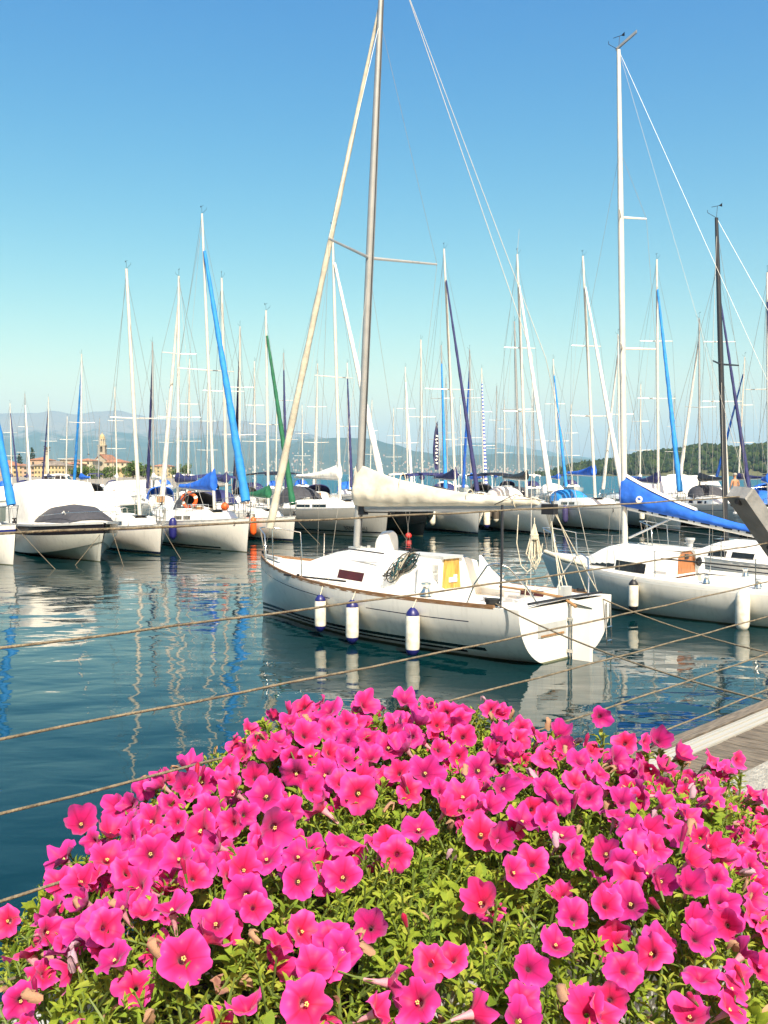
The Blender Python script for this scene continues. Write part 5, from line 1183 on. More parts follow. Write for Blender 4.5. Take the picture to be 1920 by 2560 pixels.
for x in (-1.7, 1.85):
    for y in (-.95, .95):
        b = MB(); b.lathe([(.2, -.1), (.36, -.1), (.36, .1), (.2, .1)], (x, y, .36), 16, axis=Vector((0, 1, 0))); wh = b.build('wheel', M['black'], t)
        b = MB(); b.lathe([(.2, -.108), (.2, .108)], (x, y, .36), 12, axis=Vector((0, 1, 0))); b.build('hub', M['alu'], wh)
b = MB(); b.box((1.5, -.99, .85), (1.6, .02, .35)); b.build('side_stripe', M['sky'], t)
# gull over the roofs
bp = P(222, 1137, 150); t = thing('bird', 'dark bird flying low between the column and bell tower', 'bird', bp)
b = MB(); b.loft([[Vector((x, r * math.cos(a), r * math.sin(a))) for a in [k * math.pi / 3 for k in range(6)]] for x, r in ((-.22, .02), (-.05, .06), (.1, .05), (.2, .015))])
for sd in (1, -1): b.loft([[Vector((.05 - .1 * s_ - w2, sd * .5 * s_, .18 * math.sin(s_ * 2.6) + e_)) for w2, e_ in ((0, 0), (.14 * (1 - s_ * .8), 0), (.07, .012))] for s_ in (0, .33, .66, 1)])
b.build('body', M['black'], t, smooth=60)

# -------- person standing on the pale grey sailboat
bL = FL[0]; dk = FL[1].zs(.3)
pp = P(1837, 1240, 52.5); t = thing('person', 'bare-chested person in blue shorts standing on the pale grey sailboat deck', 'person', (pp.x, pp.y, 1.05), R(200))
def skin_body(name, mtl, parent, joints, bones, sub=2):
    me = bpy.data.meshes.new(name); keys = list(joints); idx = {k: i for i, k in enumerate(keys)}
    me.from_pydata([joints[k][0] for k in keys], [(idx[a], idx[c]) for a, c in bones], []); me.materials.append(mtl)
    o = bpy.data.objects.new(name, me); COL.objects.link(o); o.parent = parent
    md = o.modifiers.new('skin', 'SKIN'); sv = me.skin_vertices[0].data
    for k in keys: sv[idx[k]].radius = joints[k][1] if isinstance(joints[k][1], tuple) else (joints[k][1],) * 2
    sv[0].use_root = True; md.use_smooth_shade = True
    s2 = o.modifiers.new('sub', 'SUBSURF'); s2.levels = sub; s2.render_levels = sub
    return o
J_ = {'pel': ((0, 0, .95), (.15, .11)), 'wa': ((0, .01, 1.10), (.135, .10)), 'ch': ((0, .0, 1.32), (.165, .115)), 'nk0': ((0, 0, 1.45), (.09, .08)), 'nk': ((0, -.01, 1.52), .052),
      'hd0': ((0, -.02, 1.60), (.07, .085)), 'hd': ((0, -.02, 1.68), (.078, .10)), 'hd2': ((0, -.01, 1.75), (.055, .07)), 'nose': ((0, -.125, 1.645), .012)}
E_ = [('pel', 'wa'), ('wa', 'ch'), ('ch', 'nk0'), ('nk0', 'nk'), ('nk', 'hd0'), ('hd0', 'hd'), ('hd', 'hd2'), ('hd0', 'nose')]
for s_, k in ((1, 'l'), (-1, 'r')):
    J_.update({k + 'sh': ((s_ * .19, 0, 1.41), .062), k + 'el': ((s_ * .27, .02, 1.14), .043), k + 'wr': ((s_ * .17, -.17, .98), .029), k + 'pa': ((s_ * .14, -.23, .93), (.035, .02)), k + 'th': ((s_ * .10, -.22, .90), .011),
               k + 'hp': ((s_ * .09, 0, .88), .088), k + 'kn': ((s_ * .10, -.02, .48), .056), k + 'ca': ((s_ * .10, .02, .34), .052), k + 'an': ((s_ * .10, .02, .08), .035), k + 'to': ((s_ * .115, -.15, .035), .034)})
    E_ += [('ch', k + 'sh'), (k + 'sh', k + 'el'), (k + 'el', k + 'wr'), (k + 'wr', k + 'pa'), (k + 'pa', k + 'th'), ('pel', k + 'hp'), (k + 'hp', k + 'kn'), (k + 'kn', k + 'ca'), (k + 'ca', k + 'an'), (k + 'an', k + 'to')]
    for f in range(4):
        x = s_ * (.155 - .014 * f)
        J_[k + 'f%d' % f] = ((x, -.262 - .004 * f, .905), .0085); J_[k + 'g%d' % f] = ((x, -.275, .868 + .006 * abs(f - 1)), .0075); E_ += [(k + 'pa', k + 'f%d' % f), (k + 'f%d' % f, k + 'g%d' % f)]
skin_body('body', mat('tanned_skin', (.42, .21, .12), .6, .1, 6), t, J_, E_)
S_ = {'a': ((0, 0, .97), (.162, .122)), 'b': ((0, 0, .90), (.165, .125)), 'l': ((.095, 0, .80), .105), 'l2': ((.10, -.01, .58), .092), 'r': ((-.095, 0, .80), .105), 'r2': ((-.10, -.01, .58), .092)}
skin_body('shorts', M['blue'], t, S_, [('a', 'b'), ('b', 'l'), ('l', 'l2'), ('b', 'r'), ('r', 'r2')])
b = MB(); b.lathe([(.10, 0), (.108, .03), (.095, .09), (.05, .125), (.01, .13)], (0, .0, 1.685), 12); b.build('hair', mat('grey_hair', (.35, .32, .28), .8, .2, 20), t, smooth=70)
for s_ in (1, -1): b = MB(); b.lathe([(.011, -.006), (.011, .006)], (s_ * .03, -.108, 1.675), 8, axis=Vector((0, 1, 0))); b.build('eye', M['black'], t)
# ------------------------------------------------------------------ rope railing along the quay edge
AX = (N * .25 - U * 1.05 + Vector((0, 0, 1)))          # the posts lean out over the water
TIP = UD(3.73, 1.65, EYE - .1056); Q = AX.normalized()
RAIL = thing('rope_railing', 'grey leaning posts strung with weathered rope lines along the quay edge', 'railing', UD(3.73 + 1.05 * 1.144, 1.65 - .25 * 1.144, QZ))
base = Vector(RAIL.location)
M['post'] = mat('galvanised_steel', (0.22, 0.225, 0.225), 0.65, 0.2, 12, bump=0.2, metal=0.0, col2=(0.16, 0.165, 0.165))
sx = Q.cross(Vector((0, 0, 1))).normalized(); sy = sx.cross(Q).normalized()
# turn the box so that one flat side looks along the ropes towards the camera
b = MB()
def post(origin):
    b = MB(); rings = []
    fl = Vector((-.75, -.35, -.55)); fl = (fl - Q * fl.dot(Q)).normalized(); fw = Q.cross(fl).normalized()
    for s_, sc in ((-1.68, 1.0), (.045, 1.0), (.052, .92)):
        c = origin + Q * s_
        rings.append([c + fl * x * sc + fw * y * sc for x, y in ((.03, -.05), (.03, .05), (-.03, .05), (-.03, -.05))])
    b.loft(rings); return b, fl
for du in (0, -5.0):
    o_ = TIP + U * du
    pb, fl = post(o_ - base); pb.build('post', M['post'], RAIL)
    f = MB(); foot_ = o_ + Q * -1.68 - base
    f.box((foot_.x, foot_.y, .012 if du else .012), (.26, .22, .02)); f.build('base_plate', M['post'], RAIL)
ropes = []
for k, slope in enumerate((.0635, .180, .2725, .359, .449, .534)):
    r_ = slope / .992; dl = (1.65 * r_ - .1056) / (1 + .25 * r_); A = TIP - AX * dl; Bp = A - U * 5.0
    pts = [];
    for i in range(41):
        s_ = i / 40; q_ = A.lerp(Bp, s_) - Vector((0, 0, (.016 + .006 * (k % 3)) * 4 * s_ * (1 - s_) - .018)) - base
        pts.append(q_ + Vector((0, 0, .0012 * math.sin(i * 1.7 + k))))
    b = MB(); b.tube(pts, .0027, 6); o = b.build('rope', M['rope'], RAIL, smooth=80); ropes.append(o)
    b = MB(); b.lathe([(.014, 0), (.016, .012), (.009, .03), (.009, .045)], A - base + fl * .028 + Vector((0, 0, .018)), 8, axis=-U); b.build('rope_end', M['black'], RAIL)

# ------------------------------------------------------------------ planter and petunias
pc = UD(1.30, 1.22, QZ); PL = thing('planter', 'low concrete planter under the pink petunias', 'planter', pc, RZ)
M['concrete'] = mat('planter_concrete', (0.40, 0.39, 0.36), 0.9, 0.2, 8, bump=0.3, bscale=40)
b = MB(); w_, h_ = .56, .24
for (cx, cy, lx, ly) in ((0, h_, 2 * w_, .05), (0, -h_, 2 * w_, .05), (w_ - .025, 0, .05, 2 * h_ - .05), (-w_ + .025, 0, .05, 2 * h_ - .05)): b.box((cx, cy, .24), (lx, ly, .40))
b.box((0, 0, .06), (2 * w_ - .1, 2 * h_ - .05, .04)); b.build('trough', M['concrete'], PL)
b = MB(); b.box((0, 0, .38), (2 * w_ - .11, 2 * h_ - .06, .08)); b.build('soil', mat('potting_soil', (.05, .035, .025), .95, .3, 30, bump=.6), PL)
for x in (-.4, .4): b = MB(); b.box((x, 0, .02), (.1, .4, .04)); b.build('foot', M['concrete'], PL)

POLY = [(-.66, 1.62), (-.67, 1.86), (-.53, 2.03), (-.27, 2.34), (.03, 2.47), (.33, 2.40), (.60, 2.42), (.80, 2.50), (.99, 2.55), (.96, 2.2), (.84, 1.85), (.73, 1.5), (.60, 1.2), (.52, .95), (.35, .72), (-.28, .72), (-.44, .92), (-.53, 1.25)]
def edge_dist(x, y):
    ins = False; best = 9
    for (x0, y0), (x1, y1) in zip(POLY, POLY[1:] + POLY[:1]):
        if (y0 > y) != (y1 > y) and x < (x1 - x0) * (y - y0) / (y1 - y0) + x0: ins = not ins
        t = max(0, min(1, ((x - x0) * (x1 - x0) + (y - y0) * (y1 - y0)) / ((x1 - x0) ** 2 + (y1 - y0) ** 2)))
        best = min(best, math.hypot(x - x0 - t * (x1 - x0), y - y0 - t * (y1 - y0)))
    return best if ins else -best
def bush_z(x, y):
    e_ = edge_dist(x, y)
    z = 2.265 - (.40 if x < -.12 else .19) * (x + .12) ** 2 - .06 * (y - 1.9) ** 2
    z += .05 * mnoise.noise(Vector((x * 3.1, y * 3.1, 1.3))) + .022 * mnoise.noise(Vector((x * 9, y * 9, 4.1)))
    f = max(0, 1 - max(0, e_) / .22); z -= .16 * f * f
    if e_ < 0: z -= 1.5 * (-e_) + .05
    return z
def bush_n(x, y, h=.05):
    return Vector((bush_z(x - h, y) - bush_z(x + h, y), bush_z(x, y - h) - bush_z(x, y + h), 2 * h)).normalized()
def on_bush(px, py, lift=0.0):
    r = ray(px, py); r = r / r.y; d = .75
    while d < 3.2:
        q = Vector((0, 0, EYE)) + r * d
        if q.z < bush_z(q.x, q.y) + lift and edge_dist(q.x, q.y) > -.10: return q
        d += .01
    return None
BUSH = thing('petunia_bush', 'mass of hot pink petunias with bright green foliage filling the foreground', 'plant', (pc.x, pc.y, QZ + .42))
bb = Vector(BUSH.location)

def petal_mat(name, rim, mid, core):
    m = bpy.data.materials.new(name); m.use_nodes = True
    nt = m.node_tree; n = nt.nodes; l = nt.links; b = n['Principled BSDF']; b.inputs['Roughness'].default_value = .55; b.inputs['Specular IOR Level'].default_value = .25
    b.inputs['Sheen Weight'].default_value = .15
    uv = n.new('ShaderNodeUVMap'); sp = n.new('ShaderNodeSeparateXYZ'); l.new(uv.outputs[0], sp.inputs[0])
    rp = n.new('ShaderNodeValToRGB'); e = rp.color_ramp.elements; e[0].position = .06; e[0].color = (*core, 1); e[1].position = .95; e[1].color = (*rim, 1)
    k = e.new(.22); k.color = (*[c * .75 for c in mid], 1); k = e.new(.5); k.color = (*mid, 1)
    l.new(sp.outputs['X'], rp.inputs[0])
    # veins down the middle of each of the five lobes
    oi = n.new('ShaderNodeObjectInfo')
    mm = n.new('ShaderNodeMath'); mm.operation = 'MULTIPLY'; mm.inputs[1].default_value = 2 * math.pi * 5; l.new(sp.outputs['Y'], mm.inputs[0])
    cs = n.new('ShaderNodeMath'); cs.operation = 'COSINE'; l.new(mm.outputs[0], cs.inputs[0])
    pw = n.new('ShaderNodeMapRange'); pw.inputs[1].default_value = .80; pw.inputs[2].default_value = 1.0; pw.inputs[3].default_value = 0; pw.inputs[4].default_value = .85; l.new(cs.outputs[0], pw.inputs[0])
    fd = n.new('ShaderNodeMapRange'); fd.inputs[1].default_value = .25; fd.inputs[2].default_value = 1.0; fd.inputs[3].default_value = 1; fd.inputs[4].default_value = .1; l.new(sp.outputs['X'], fd.inputs[0])
    mu = n.new('ShaderNodeMath'); mu.operation = 'MULTIPLY'; l.new(pw.outputs[0], mu.inputs[0]); l.new(fd.outputs[0], mu.inputs[1])
    mx = n.new('ShaderNodeMix'); mx.data_type = 'RGBA'; mx.inputs[7].default_value = (.36, .003, .07, 1); l.new(mu.outputs[0], mx.inputs[0]); l.new(rp.outputs[0], mx.inputs[6])
    hs = n.new('ShaderNodeHueSaturation'); l.new(mx.outputs[2], hs.inputs['Color'])
    rv = n.new('ShaderNodeMapRange'); rv.inputs[3].default_value = .68; rv.inputs[4].default_value = 1.18; l.new(oi.outputs['Random'], rv.inputs[0]); l.new(rv.outputs[0], hs.inputs['Value'])
    rh_ = n.new('ShaderNodeMapRange'); rh_.inputs[3].default_value = .48; rh_.inputs[4].default_value = .515; l.new(oi.outputs['Random'], rh_.inputs[0]); l.new(rh_.outputs[0], hs.inputs['Hue'])
    l.new(hs.outputs[0], b.inputs['Base Color'])
    tb = n.new('ShaderNodeBsdfTranslucent'); l.new(hs.outputs[0], tb.inputs[0]); ms = n.new('ShaderNodeMixShader'); ms.inputs[0].default_value = .3
    l.new(b.outputs[0], ms.inputs[1]); l.new(tb.outputs[0], ms.inputs[2]); l.new(ms.outputs[0], n['Material Output'].inputs[0])
    return m
M['petal'] = petal_mat('petunia_petal', (.68, .048, .34), (.60, .012, .142), (.22, .0, .03))
M['tubep'] = mat('petunia_tube', (.62, .40, .38), .6, .2, 60, col2=(.55, .12, .28), trans=.25)
M['calyx'] = mat('petunia_calyx', (.14, .20, .04), .6, .2, 60, trans=.2)
M['stamen'] = mat('petunia_stamen', (.62, .55, .18), .6, .2, 60)
M['wilt'] = mat('wilted_petal', (.42, .26, .14), .8, .4, 60, col2=(.26, .12, .10), trans=.2)
M['wiltp'] = mat('faded_purple_petal', (.34, .18, .30), .8, .3, 60, col2=(.5, .36, .36), trans=.2)
random.seed(77)
def make_flower(seed, kind=0):
    rnd = random.Random(seed); b = MB(); na = 40; nr = 6; uv = []; ph = rnd.uniform(0, 6.28)
    rad = [.10, .20, .42, .66, .86, 1.0]; dep = [-.42, -.15, -.01, .05, .05, .0]
    cup = rnd.uniform(-.12, .22) if kind == 0 else rnd.uniform(.3, .6)
    lob = [rnd.uniform(.88, 1.08) for _ in range(5)]; fold = rnd.choice((0, .18, -.22, .3, -.3)); fa = rnd.uniform(0, 6.28); tear = rnd.uniform(0, 6.28)
    for i in range(nr):
        for k in range(na):
            a = 2 * math.pi * k / na; c5 = math.cos(5 * a); li = lob[int(round(a / (2 * math.pi) * 5)) % 5]
            r = rad[i]; w = max(0, (r - .3) / .7)
            edge = 1 - w ** 2 * .17 * ((1 - c5) / 2) ** 2.6 - w ** 3 * .035 * max(0, math.cos(5 * a)) ** 8 + w ** 3 * .018 * math.sin(11 * a + ph)
            rr = r * edge * (1 + (li - 1) * w)
            z = dep[i] + w * w * (cup + .10 * math.cos(2 * a + ph) + .11 * c5 + .09 * math.sin(7 * a + ph * 2) * w + .035 * math.sin(13 * a + ph))
            rr *= 1 - .3 * max(0, cup) * w
            z += fold * (rr * math.cos(a - fa)) ** 2 * w + .05 * w * w * math.sin(9 * a + ph * 3)
            rr *= 1 - .16 * w ** 3 * max(0, math.cos(a - tear)) ** 24
            b.v.append((rr * math.cos(a), rr * math.sin(a), z)); uv.append((r, k / na))
    for i in range(nr - 1):
        for k in range(na):
            k2 = (k + 1) % na; b.f.append((i * na + k, i * na + k2, (i + 1) * na + k2, (i + 1) * na + k)); b.m.append(0)
    # wrap in the angle coordinate is harmless: veins repeat five times round
    b.uv = uv; return b
FLW = []
for s_ in range(16): o = make_flower(s_, 0 if s_ < 13 else 1).build('flower', M['petal'], BUSH, smooth=180); FLW.append(o)
tb_ = MB(); tb_.tube([(0, 0, -.22), (0, .01, -.6), (.02, .03, -1.0), (.05, .06, -1.25)], [.21, .12, .085, .07], 8, cap=False)
TUBE = tb_.build('flower_tube', M['tubep'], FLW[0], smooth=80)
cb_ = MB(); cb_.tube([(.05, .06, -1.22), (.10, .10, -1.6), (.25, .18, -2.3)], [.085, .04, .035], 6)
for k in range(5):
    a = k * 1.257; c = Vector((.05 + .09 * math.cos(a), .06 + .09 * math.sin(a), -1.2)); o_ = Vector((math.cos(a), math.sin(a), 0))
    cb_.add([c, c + o_ * .12 + Vector((-.04 * math.sin(a), .04 * math.cos(a), .25)), c + o_ * .16 + Vector((0, 0, .5)), c + o_ * .12 + Vector((.04 * math.sin(a), -.04 * math.cos(a), .25))], [(0, 1, 2, 3)])
CALX = cb_.build('calyx', M['calyx'], FLW[0])
sb_ = MB()
for k in range(5):
    a = k * 1.257; sb_.lathe([(.004, 0), (.03, .02), (.034, .05), (.01, .08)], (.055 * math.cos(a), .055 * math.sin(a), -.13 + .03 * (k % 2)), 6)
STAM = sb_.build('stamen', M['stamen'], FLW[0])

LZ = [(30,1040,70),(215,1005,85),(120,1170,110),(290,1160,90),(430,1060,110),(490,1205,80),(270,770,85),(465,770,85),(350,870,80),(590,900,95),(740,985,88),(795,1200,120),(930,1050,95),(1060,930,100),(1310,1085,70),(1055,820,85),(770,770,80),(650,750,90),(860,650,95),(350,620,75),(480,660,70),(650,610,80),(500,550,60),(690,450,65),(820,375,65),(870,440,70),(1000,480,70),(1150,500,80),(1190,640,90),(1330,1400,125),(1290,760,80),(1290,870,85),(1480,850,90),(1550,490,85),(1640,700,75),(1380,550,75),(1400,410,75),(1280,410,75),(1160,330,60),(1430,310,65),(1320,235,65),(1420,205,55),(1420,130,60),(1310,115,50),(1500,180,50),(1580,105,65),(1590,250,60),(1600,330,60),(1050,315,50),(1220,290,50),(980,370,50),(1480,700,50),(1430,1110,70),(1480,1170,80),(1600,1070,45),(90,1390,80),(1640,1430,50),(560,540,50),(1060,580,60),(1250,570,70),(1100,420,60),(900,560,70),(740,530,60),(1150,770,70),(930,720,60),(570,610,60),(1500,340,60),(1210,260,40),(620,470,50),(1345,330,60),(1260,340,50),(1500,260,50),(1350,470,60),(1470,440,60),(960,430,60),(800,460,60),(760,610,60),(560,680,60),(680,680,70),(1000,620,60),(400,700,50),(210,1090,70),(360,960,60),(520,990,60),(340,1080,60),(870,800,60),(840,850,50)]
RZ_ = [(90,85,60),(150,180,60),(270,145,50),(330,170,45),(340,245,60),(230,190,40),(20,290,70),(90,290,60),(180,400,75),(40,240,50),(340,500,85),(410,390,70),(500,245,55),(590,255,55),(110,480,60),(500,340,60),(520,470,70),(600,420,60),(700,340,60),(760,230,55),(780,290,50),(850,350,65),(830,440,60),(970,460,75),(1010,340,65),(1040,270,55),(935,160,45),(1110,400,65),(1190,260,60),(1130,270,40),(1280,325,60),(1420,350,55),(1480,390,40),(1530,345,25),(1420,510,55),(1590,490,40),(1650,520,40),(150,640,80),(420,665,85),(500,690,60),(600,605,80),(640,560,60),(770,665,80),(830,760,60),(565,830,75),(640,790,55),(415,960,95),(745,1140,80),(820,1020,60),(20,700,50),(60,400,55),(700,460,60),(1060,640,70),(1090,740,80),(960,750,75),(1150,650,60),(1210,540,60),(1320,590,60),(1140,830,80),(1200,870,75),(1065,965,90),(960,970,60),(950,880,55),(1290,690,55),(1330,780,50),(1320,890,40),(1430,850,65),(1460,960,60),(1480,1060,55),(1340,1040,65),(1350,1110,50),(1150,1180,85),(1040,1250,65),(1200,1120,50),(1370,1280,60),(1510,1330,75),(1500,1420,75),(1560,1180,50),(1630,1250,55),(1600,940,60),(1600,1020,60),(1650,1080,50),(1590,800,45),(1640,770,40),(1420,720,35),(1320,1450,70),(940,1440,60),(600,1380,90),(630,1240,55),(590,1470,70),(400,1440,85),(140,1390,105),(40,1310,70),(210,1220,55),(290,1200,65),(980,1380,40),(1110,500,60),(1030,520,60),(270,560,60),(380,550,50),(300,200,50),(120,240,50),(240,300,50),(60,200,45),(320,330,50),(460,300,50),(560,320,50),(680,250,45),(900,300,50),(930,400,60),(880,500,55),(1000,580,60),(760,520,50),(460,540,50),(250,480,50),(700,600,60),(1240,620,50),(1180,720,60),(1060,860,60),(1020,800,60)]
spots = [(x / 1.728, 1700 + y / 1.728, r / 1.728) for x, y, r in LZ] + [(960 + x / 1.728, 1700 + y / 1.728, r / 1.728) for x, y, r in RZ_]
FPOS = []
rnd = random.Random(5)
nfl = 0; TALL = []
SUNV = SUN_DIR
for (px, py, rp) in spots:
    q = on_bush(px, py, .015)
    if q is None:
        # above the outline: stands on a tall shoot at the back edge
        q = None
        for dy in range(10, 130, 10):
            q = on_bush(px, py + dy, .0)
            if q is not None: g_ = q.copy(); q = P(px, py, q.y); TALL.append((q, g_)); break
        if q is None: continue
    d = q.y; r = max(.026, min(.040, rp / FPX * d * 1.12))
    tocam = (Vector((0, 0, EYE)) - q).normalized()
    up = Vector((0, 0, 1)); nn = bush_n(q.x, q.y)
    f = nn * .35 + Vector((q.x * (.75 if q.x > 0 else .35), 0, 0)) + tocam * rnd.uniform(.3, .95) + SUNV * .3 + Vector((rnd.gauss(0, .40), rnd.gauss(0, .32), rnd.gauss(0, .22))) * (1 if rnd.random() < .85 else 2.2)
    f.normalize()
    src = FLW[rnd.randrange(16)] if rp < 55 else FLW[rnd.randrange(13)]
    o = src.copy(); o.name = 'flower'; COL.objects.link(o); o.parent = BUSH
    o.location = q - bb; qr = Vector((0, 0, 1)).rotation_difference(f) @ Matrix.Rotation(rnd.uniform(0, 6.28), 3, 'Z').to_quaternion()
    o.rotation_mode = 'QUATERNION'; o.rotation_quaternion = qr; s_ = r * rnd.uniform(.97, 1.08); o.scale = (s_, s_ * rnd.uniform(.9, 1.05), s_)
    FPOS.append((q, r)); nfl += 1
    share(TUBE, 'flower_tube', o); share(CALX, 'calyx', o)
    if rp > 38: share(STAM, 'stamen', o)
for i in range(60):      # a few more half hidden among the leaves
    if nfl >= 282: break
    x, y = rnd.uniform(-.6, .9), rnd.uniform(.9, 2.45)
    if edge_dist(x, y) < .03: continue
    dense = (x < -.05 and y > 1.3) or y > 1.75 or x > .45
    if not dense: continue
    q = Vector((x, y, bush_z(x, y) - .02)); nn = bush_n(x, y)
    f = (nn * .5 + (Vector((0, 0, EYE)) - q).normalized() * rnd.uniform(0, .8) + Vector((rnd.gauss(0, .5), rnd.gauss(0, .5), .2))).normalized()
    o = FLW[rnd.randrange(16)].copy(); o.name = 'flower'; COL.objects.link(o); o.parent = BUSH; o.location = q - bb
    o.rotation_mode = 'QUATERNION'; o.rotation_quaternion = Vector((0, 0, 1)).rotation_difference(f); s_ = rnd.uniform(.022, .031); o.scale = (s_,) * 3; nfl += 1
    share(TUBE, 'flower_tube', o); share(CALX, 'calyx', o); FPOS.append((q, s_))
# past the three hundred that show largest: smaller blooms behind and between, joined
more = MB(); more.uv = []
for i in range(900):
    if len(more.v) > 240 * 250: break
    x, y = rnd.uniform(-.62, 1.1), rnd.uniform(.85, 2.52)
    if edge_dist(x, y) < .015: continue
    if not (y > 1.85 or x > .5 or (x < -.02 and y > 1.05)) and rnd.random() < .75: continue
    q = Vector((x, y, bush_z(x, y) + rnd.uniform(-.035, .012)))
    f = (bush_n(x, y) * .5 + (Vector((0, 0, EYE)) - q).normalized() * rnd.uniform(0, .9) + Vector((rnd.gauss(0, .5), rnd.gauss(0, .4), rnd.gauss(.1, .3)))).normalized()
    s_ = rnd.uniform(.021, .030); mt_ = (Vector((0, 0, 1)).rotation_difference(f) @ Matrix.Rotation(rnd.uniform(0, 6.28), 3, 'Z').to_quaternion()).to_matrix() * s_
    src = make_flower(i % 16, 0 if i % 16 < 13 else 1); more.uv += src.uv; more.add([mt_ @ Vector(v) + q - bb for v in src.v], src.f); FPOS.append((q, s_))
stuff(more.build('flower_mass', M['petal'], BUSH, smooth=180))
# buds and faded blooms
bd_ = MB(); bd_.tube([(0, 0, -.6), (0, 0, 0), (.02, 0, .35), (.03, .02, .7), (.03, .02, .9)], [.05, .09, .13, .16, .03], 7); bd_.m = [0 if i < 7 else 1 for i in range(len(bd_.f))]
BUD = bd_.build('bud', [M['calyx'], M['petal']], BUSH, smooth=70)
wm = MB(); rings = []
for i in range(9):
    s_ = i / 8; c = Vector((.15 * math.sin(s_ * 3), .5 * s_ * s_, 1.2 * s_ - 1.5 * s_ ** 3)); rr = .06 + .16 * s_ * (1 if i < 8 else .5)
    rings.append([c + Vector((rr * math.cos(a) * (1 + .5 * math.sin(a * 3 + i)), rr * math.sin(a) * .6, rr * .4 * math.sin(a * 2 + i))) for a in [k * math.pi / 4 for k in range(8)]])
wm.loft(rings)
WILT = [wm.build('wilted_flower', m_, BUSH, smooth=70) for m_ in (M['wilt'], M['wiltp'])]
for k in range(120):
    x, y = rnd.uniform(-.62, .9), rnd.uniform(.9, 2.46)
    if edge_dist(x, y) < .0: continue
    q = Vector((x, y, bush_z(x, y) + rnd.uniform(-.01, .035))); kind = rnd.random()
    src, nm, s_ = (BUD, 'bud', rnd.uniform(.022, .032)) if kind < .25 else (WILT[0 if kind < .8 else 1], 'wilted_flower', rnd.uniform(.02, .034))
    f = (bush_n(x, y) + Vector((rnd.gauss(0, .5), rnd.gauss(0, .5), .2))).normalized()
    o = src.copy(); o.name = nm; COL.objects.link(o); o.parent = BUSH; o.location = q - bb; o.rotation_mode = 'QUATERNION'
    o.rotation_quaternion = Vector((0, 0, 1)).rotation_difference(f) @ Matrix.Rotation(rnd.uniform(0, 6.28), 3, 'Z').to_quaternion(); o.scale = (s_,) * 3
for src in FLW + [TUBE, CALX, STAM, BUD] + WILT:
    pass
# the first flower of each shape is a flower too: set among the others
for k, o in enumerate(FLW):
    x, y = (-.35 + .075 * k, 2.25 - .09 * (k % 3)); o.location = Vector((x, y, bush_z(x, y) + .0)) - bb; o.rotation_mode = 'QUATERNION'
    o.rotation_quaternion = Vector((0, 0, 1)).rotation_difference((bush_n(x, y) + Vector((.1, -.6, .2))).normalized()); o.scale = (.03,) * 3
BUD.location = Vector((.1, 2.3, bush_z(.1, 2.3) + .02)) - bb; BUD.scale = (.028,) * 3
for k, o in enumerate(WILT): o.location = Vector((.3 + .2 * k, 1.5, bush_z(.3 + .2 * k, 1.5))) - bb; o.scale = (.028,) * 3

# foliage: leafy shoots, thousands of small leaves
LEAF = [leaf_mat('petunia_leaf_a', (.28, .35, .035), (.16, .23, .022), .35, 40), leaf_mat('petunia_leaf_b', (.20, .29, .03), (.11, .18, .02), .35, 40), leaf_mat('petunia_leaf_c', (.36, .40, .06), (.24, .29, .035), .35, 40), M['wilt']]
lf = MB(); st_ = MB(); rl = random.Random(17)
def leaf(p, d, nrm, ln, wd, m):
    sd = d.cross(nrm).normalized(); c1 = p + d * ln * .45 + nrm * ln * .08; c2 = p + d * ln - nrm * ln * rl.uniform(.0, .3)
    a = p + d * ln * .4 + sd * wd + nrm * ln * .12; b_ = p + d * ln * .4 - sd * wd + nrm * ln * .12
    a2 = p + d * ln * .75 + sd * wd * .7 + nrm * ln * .04; b2 = p + d * ln * .75 - sd * wd * .7 + nrm * ln * .04
    n = len(lf.v); lf.v += [tuple(v) for v in (p, a, a2, c2, b2, b_, c1)]
    for f in ((0, 6, 1), (1, 6, 2), (2, 6, 3), (3, 6, 4), (4, 6, 5), (5, 6, 0)): lf.f.append(tuple(n + i for i in f)); lf.m.append(m)
for q, g_ in TALL:          # tall shoots at the back edge carry these blooms
    ax = (q - g_).normalized(); st_.tube([g_ - ax * .04 - bb, g_.lerp(q, .6) + Vector((.008, 0, 0)) - bb, q - ax * .04 - bb], [.0028, .0024, .002], 5, cap=False)
    for k in range(12):
        a = k * 2.4; d = Vector((math.cos(a), math.sin(a), .7)).normalized(); leaf(g_.lerp(q - ax * .03, k / 14) - bb, d, (Vector((0, 0, 1)) - d * d.z).normalized(), .026, .005, k % 3)
cnt = 0
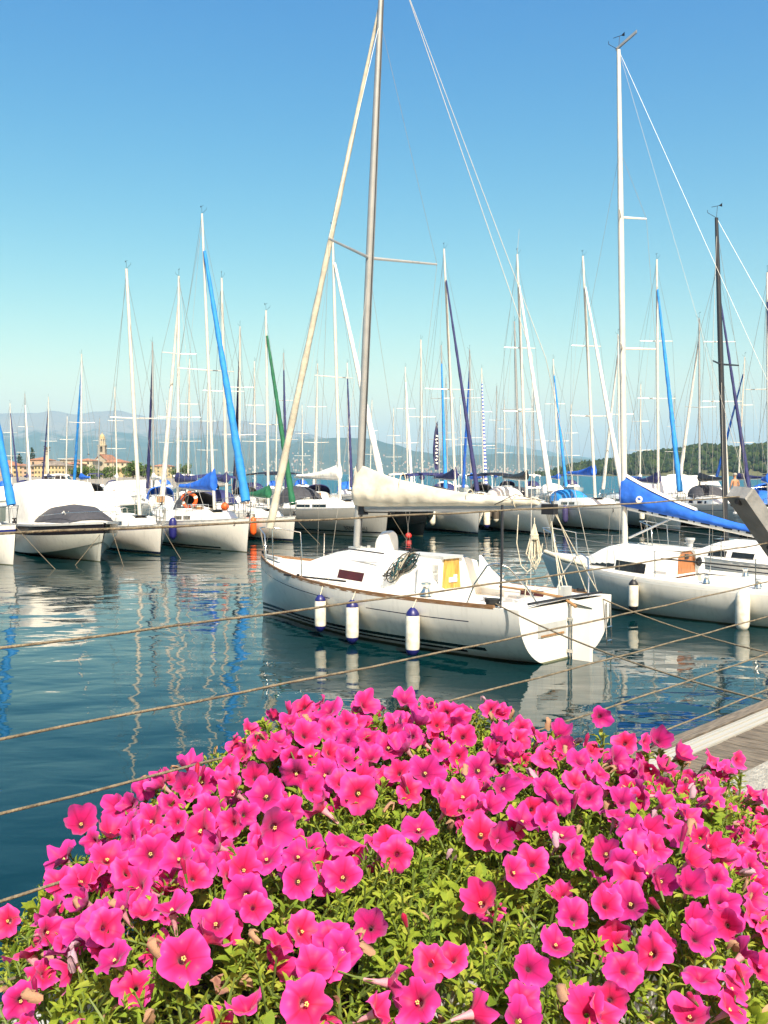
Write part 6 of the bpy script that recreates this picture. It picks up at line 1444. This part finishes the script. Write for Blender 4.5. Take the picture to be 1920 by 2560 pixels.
while cnt < 3700:
    x, y = rl.uniform(-.7, 1.0), rl.uniform(.7, 2.55); e_ = edge_dist(x, y)
    if e_ < -.04: continue
    z = bush_z(x, y); depth = rl.random() ** 1.6 * .22 if cnt > 2000 else rl.uniform(-.012, .03)
    nn = bush_n(x, y); hgt = rl.uniform(.045, .085)
    ax = (nn * .7 + Vector((rl.gauss(0, .42), rl.gauss(0, .42), rl.uniform(.1, .6)))).normalized()
    tip = Vector((x, y, z - depth)); p0 = tip - ax * hgt
    hide = any((tip - q).length < r * .75 and (tip - q).dot(Vector((0, -.6, .8))) > -.0 for q, r in FPOS) if depth < .04 else False
    if hide: continue
    cnt += 1
    st_.tube([p0 - ax * .05 - bb, p0 + ax * hgt * .6 - bb, tip - bb], [.0022, .0018, .001], 4, cap=False)
    nl = rl.randint(10, 15); a0 = rl.uniform(0, 6.28); big = rl.random() < .14
    o1 = ax.orthogonal().normalized(); o2 = ax.cross(o1)
    mm_ = 0 if rl.random() < .5 else (1 if rl.random() < .7 else 2)
    for k in range(nl):
        s_ = k / nl; a = a0 + k * 2.4; rad_ = o1 * math.cos(a) + o2 * math.sin(a); el = .15 + 1.0 * s_
        d = (rad_ + ax * el).normalized(); nv = (ax - d * ax.dot(d)).normalized()
        ln = (.036 if big else .029) * rl.uniform(.7, 1.2) * (1 - .45 * s_)
        leaf(p0 + ax * hgt * s_ - bb, d, nv, ln, ln * (.25 if big else .14) * rl.uniform(.8, 1.2), mm_ if rl.random() < .8 else rl.choice((0, 1, 2)) if rl.random() < .93 else 3)
stuff(lf.build('foliage', LEAF, BUSH, smooth=60)); stuff(st_.build('stems', M['calyx'], BUSH))
# main branches from the soil out to the shoots
br = MB()
for k in range(70):
    x, y = rl.uniform(-.55, .8), rl.uniform(.85, 2.35)
    if edge_dist(x, y) < .05: continue
    lx, ly = rl.uniform(-.45, .45), rl.uniform(-.16, .16); s0 = Vector(pc) + ROTU @ Vector((lx, ly, .40)); e1 = Vector((x, y, bush_z(x, y) - .08)); md = s0.lerp(e1, .5) + Vector((0, 0, .10))
    br.tube([s0 - bb, md - bb, e1 - bb], [.005, .004, .0025], 5)
br.build('branches', M['calyx'], BUSH)

# ------------------------------------------------------------------ the hazy air over the lake
hz = MB(); hz.box((0, 10000, 515), (33000, 24400, 1032.4))
hm = bpy.data.materials.new('haze'); hm.use_nodes = True; hn = hm.node_tree.nodes; hl = hm.node_tree.links
hn.remove(hn['Principled BSDF']); vol = hn.new('ShaderNodeVolumePrincipled')
vol.inputs['Color'].default_value = (0.43, 0.77, 1.0, 1); vol.inputs['Density'].default_value = 6.8e-5; vol.inputs['Anisotropy'].default_value = 0.0
hl.new(vol.outputs[0], hn['Material Output'].inputs['Volume'])
stuff(hz.build('haze', hm))
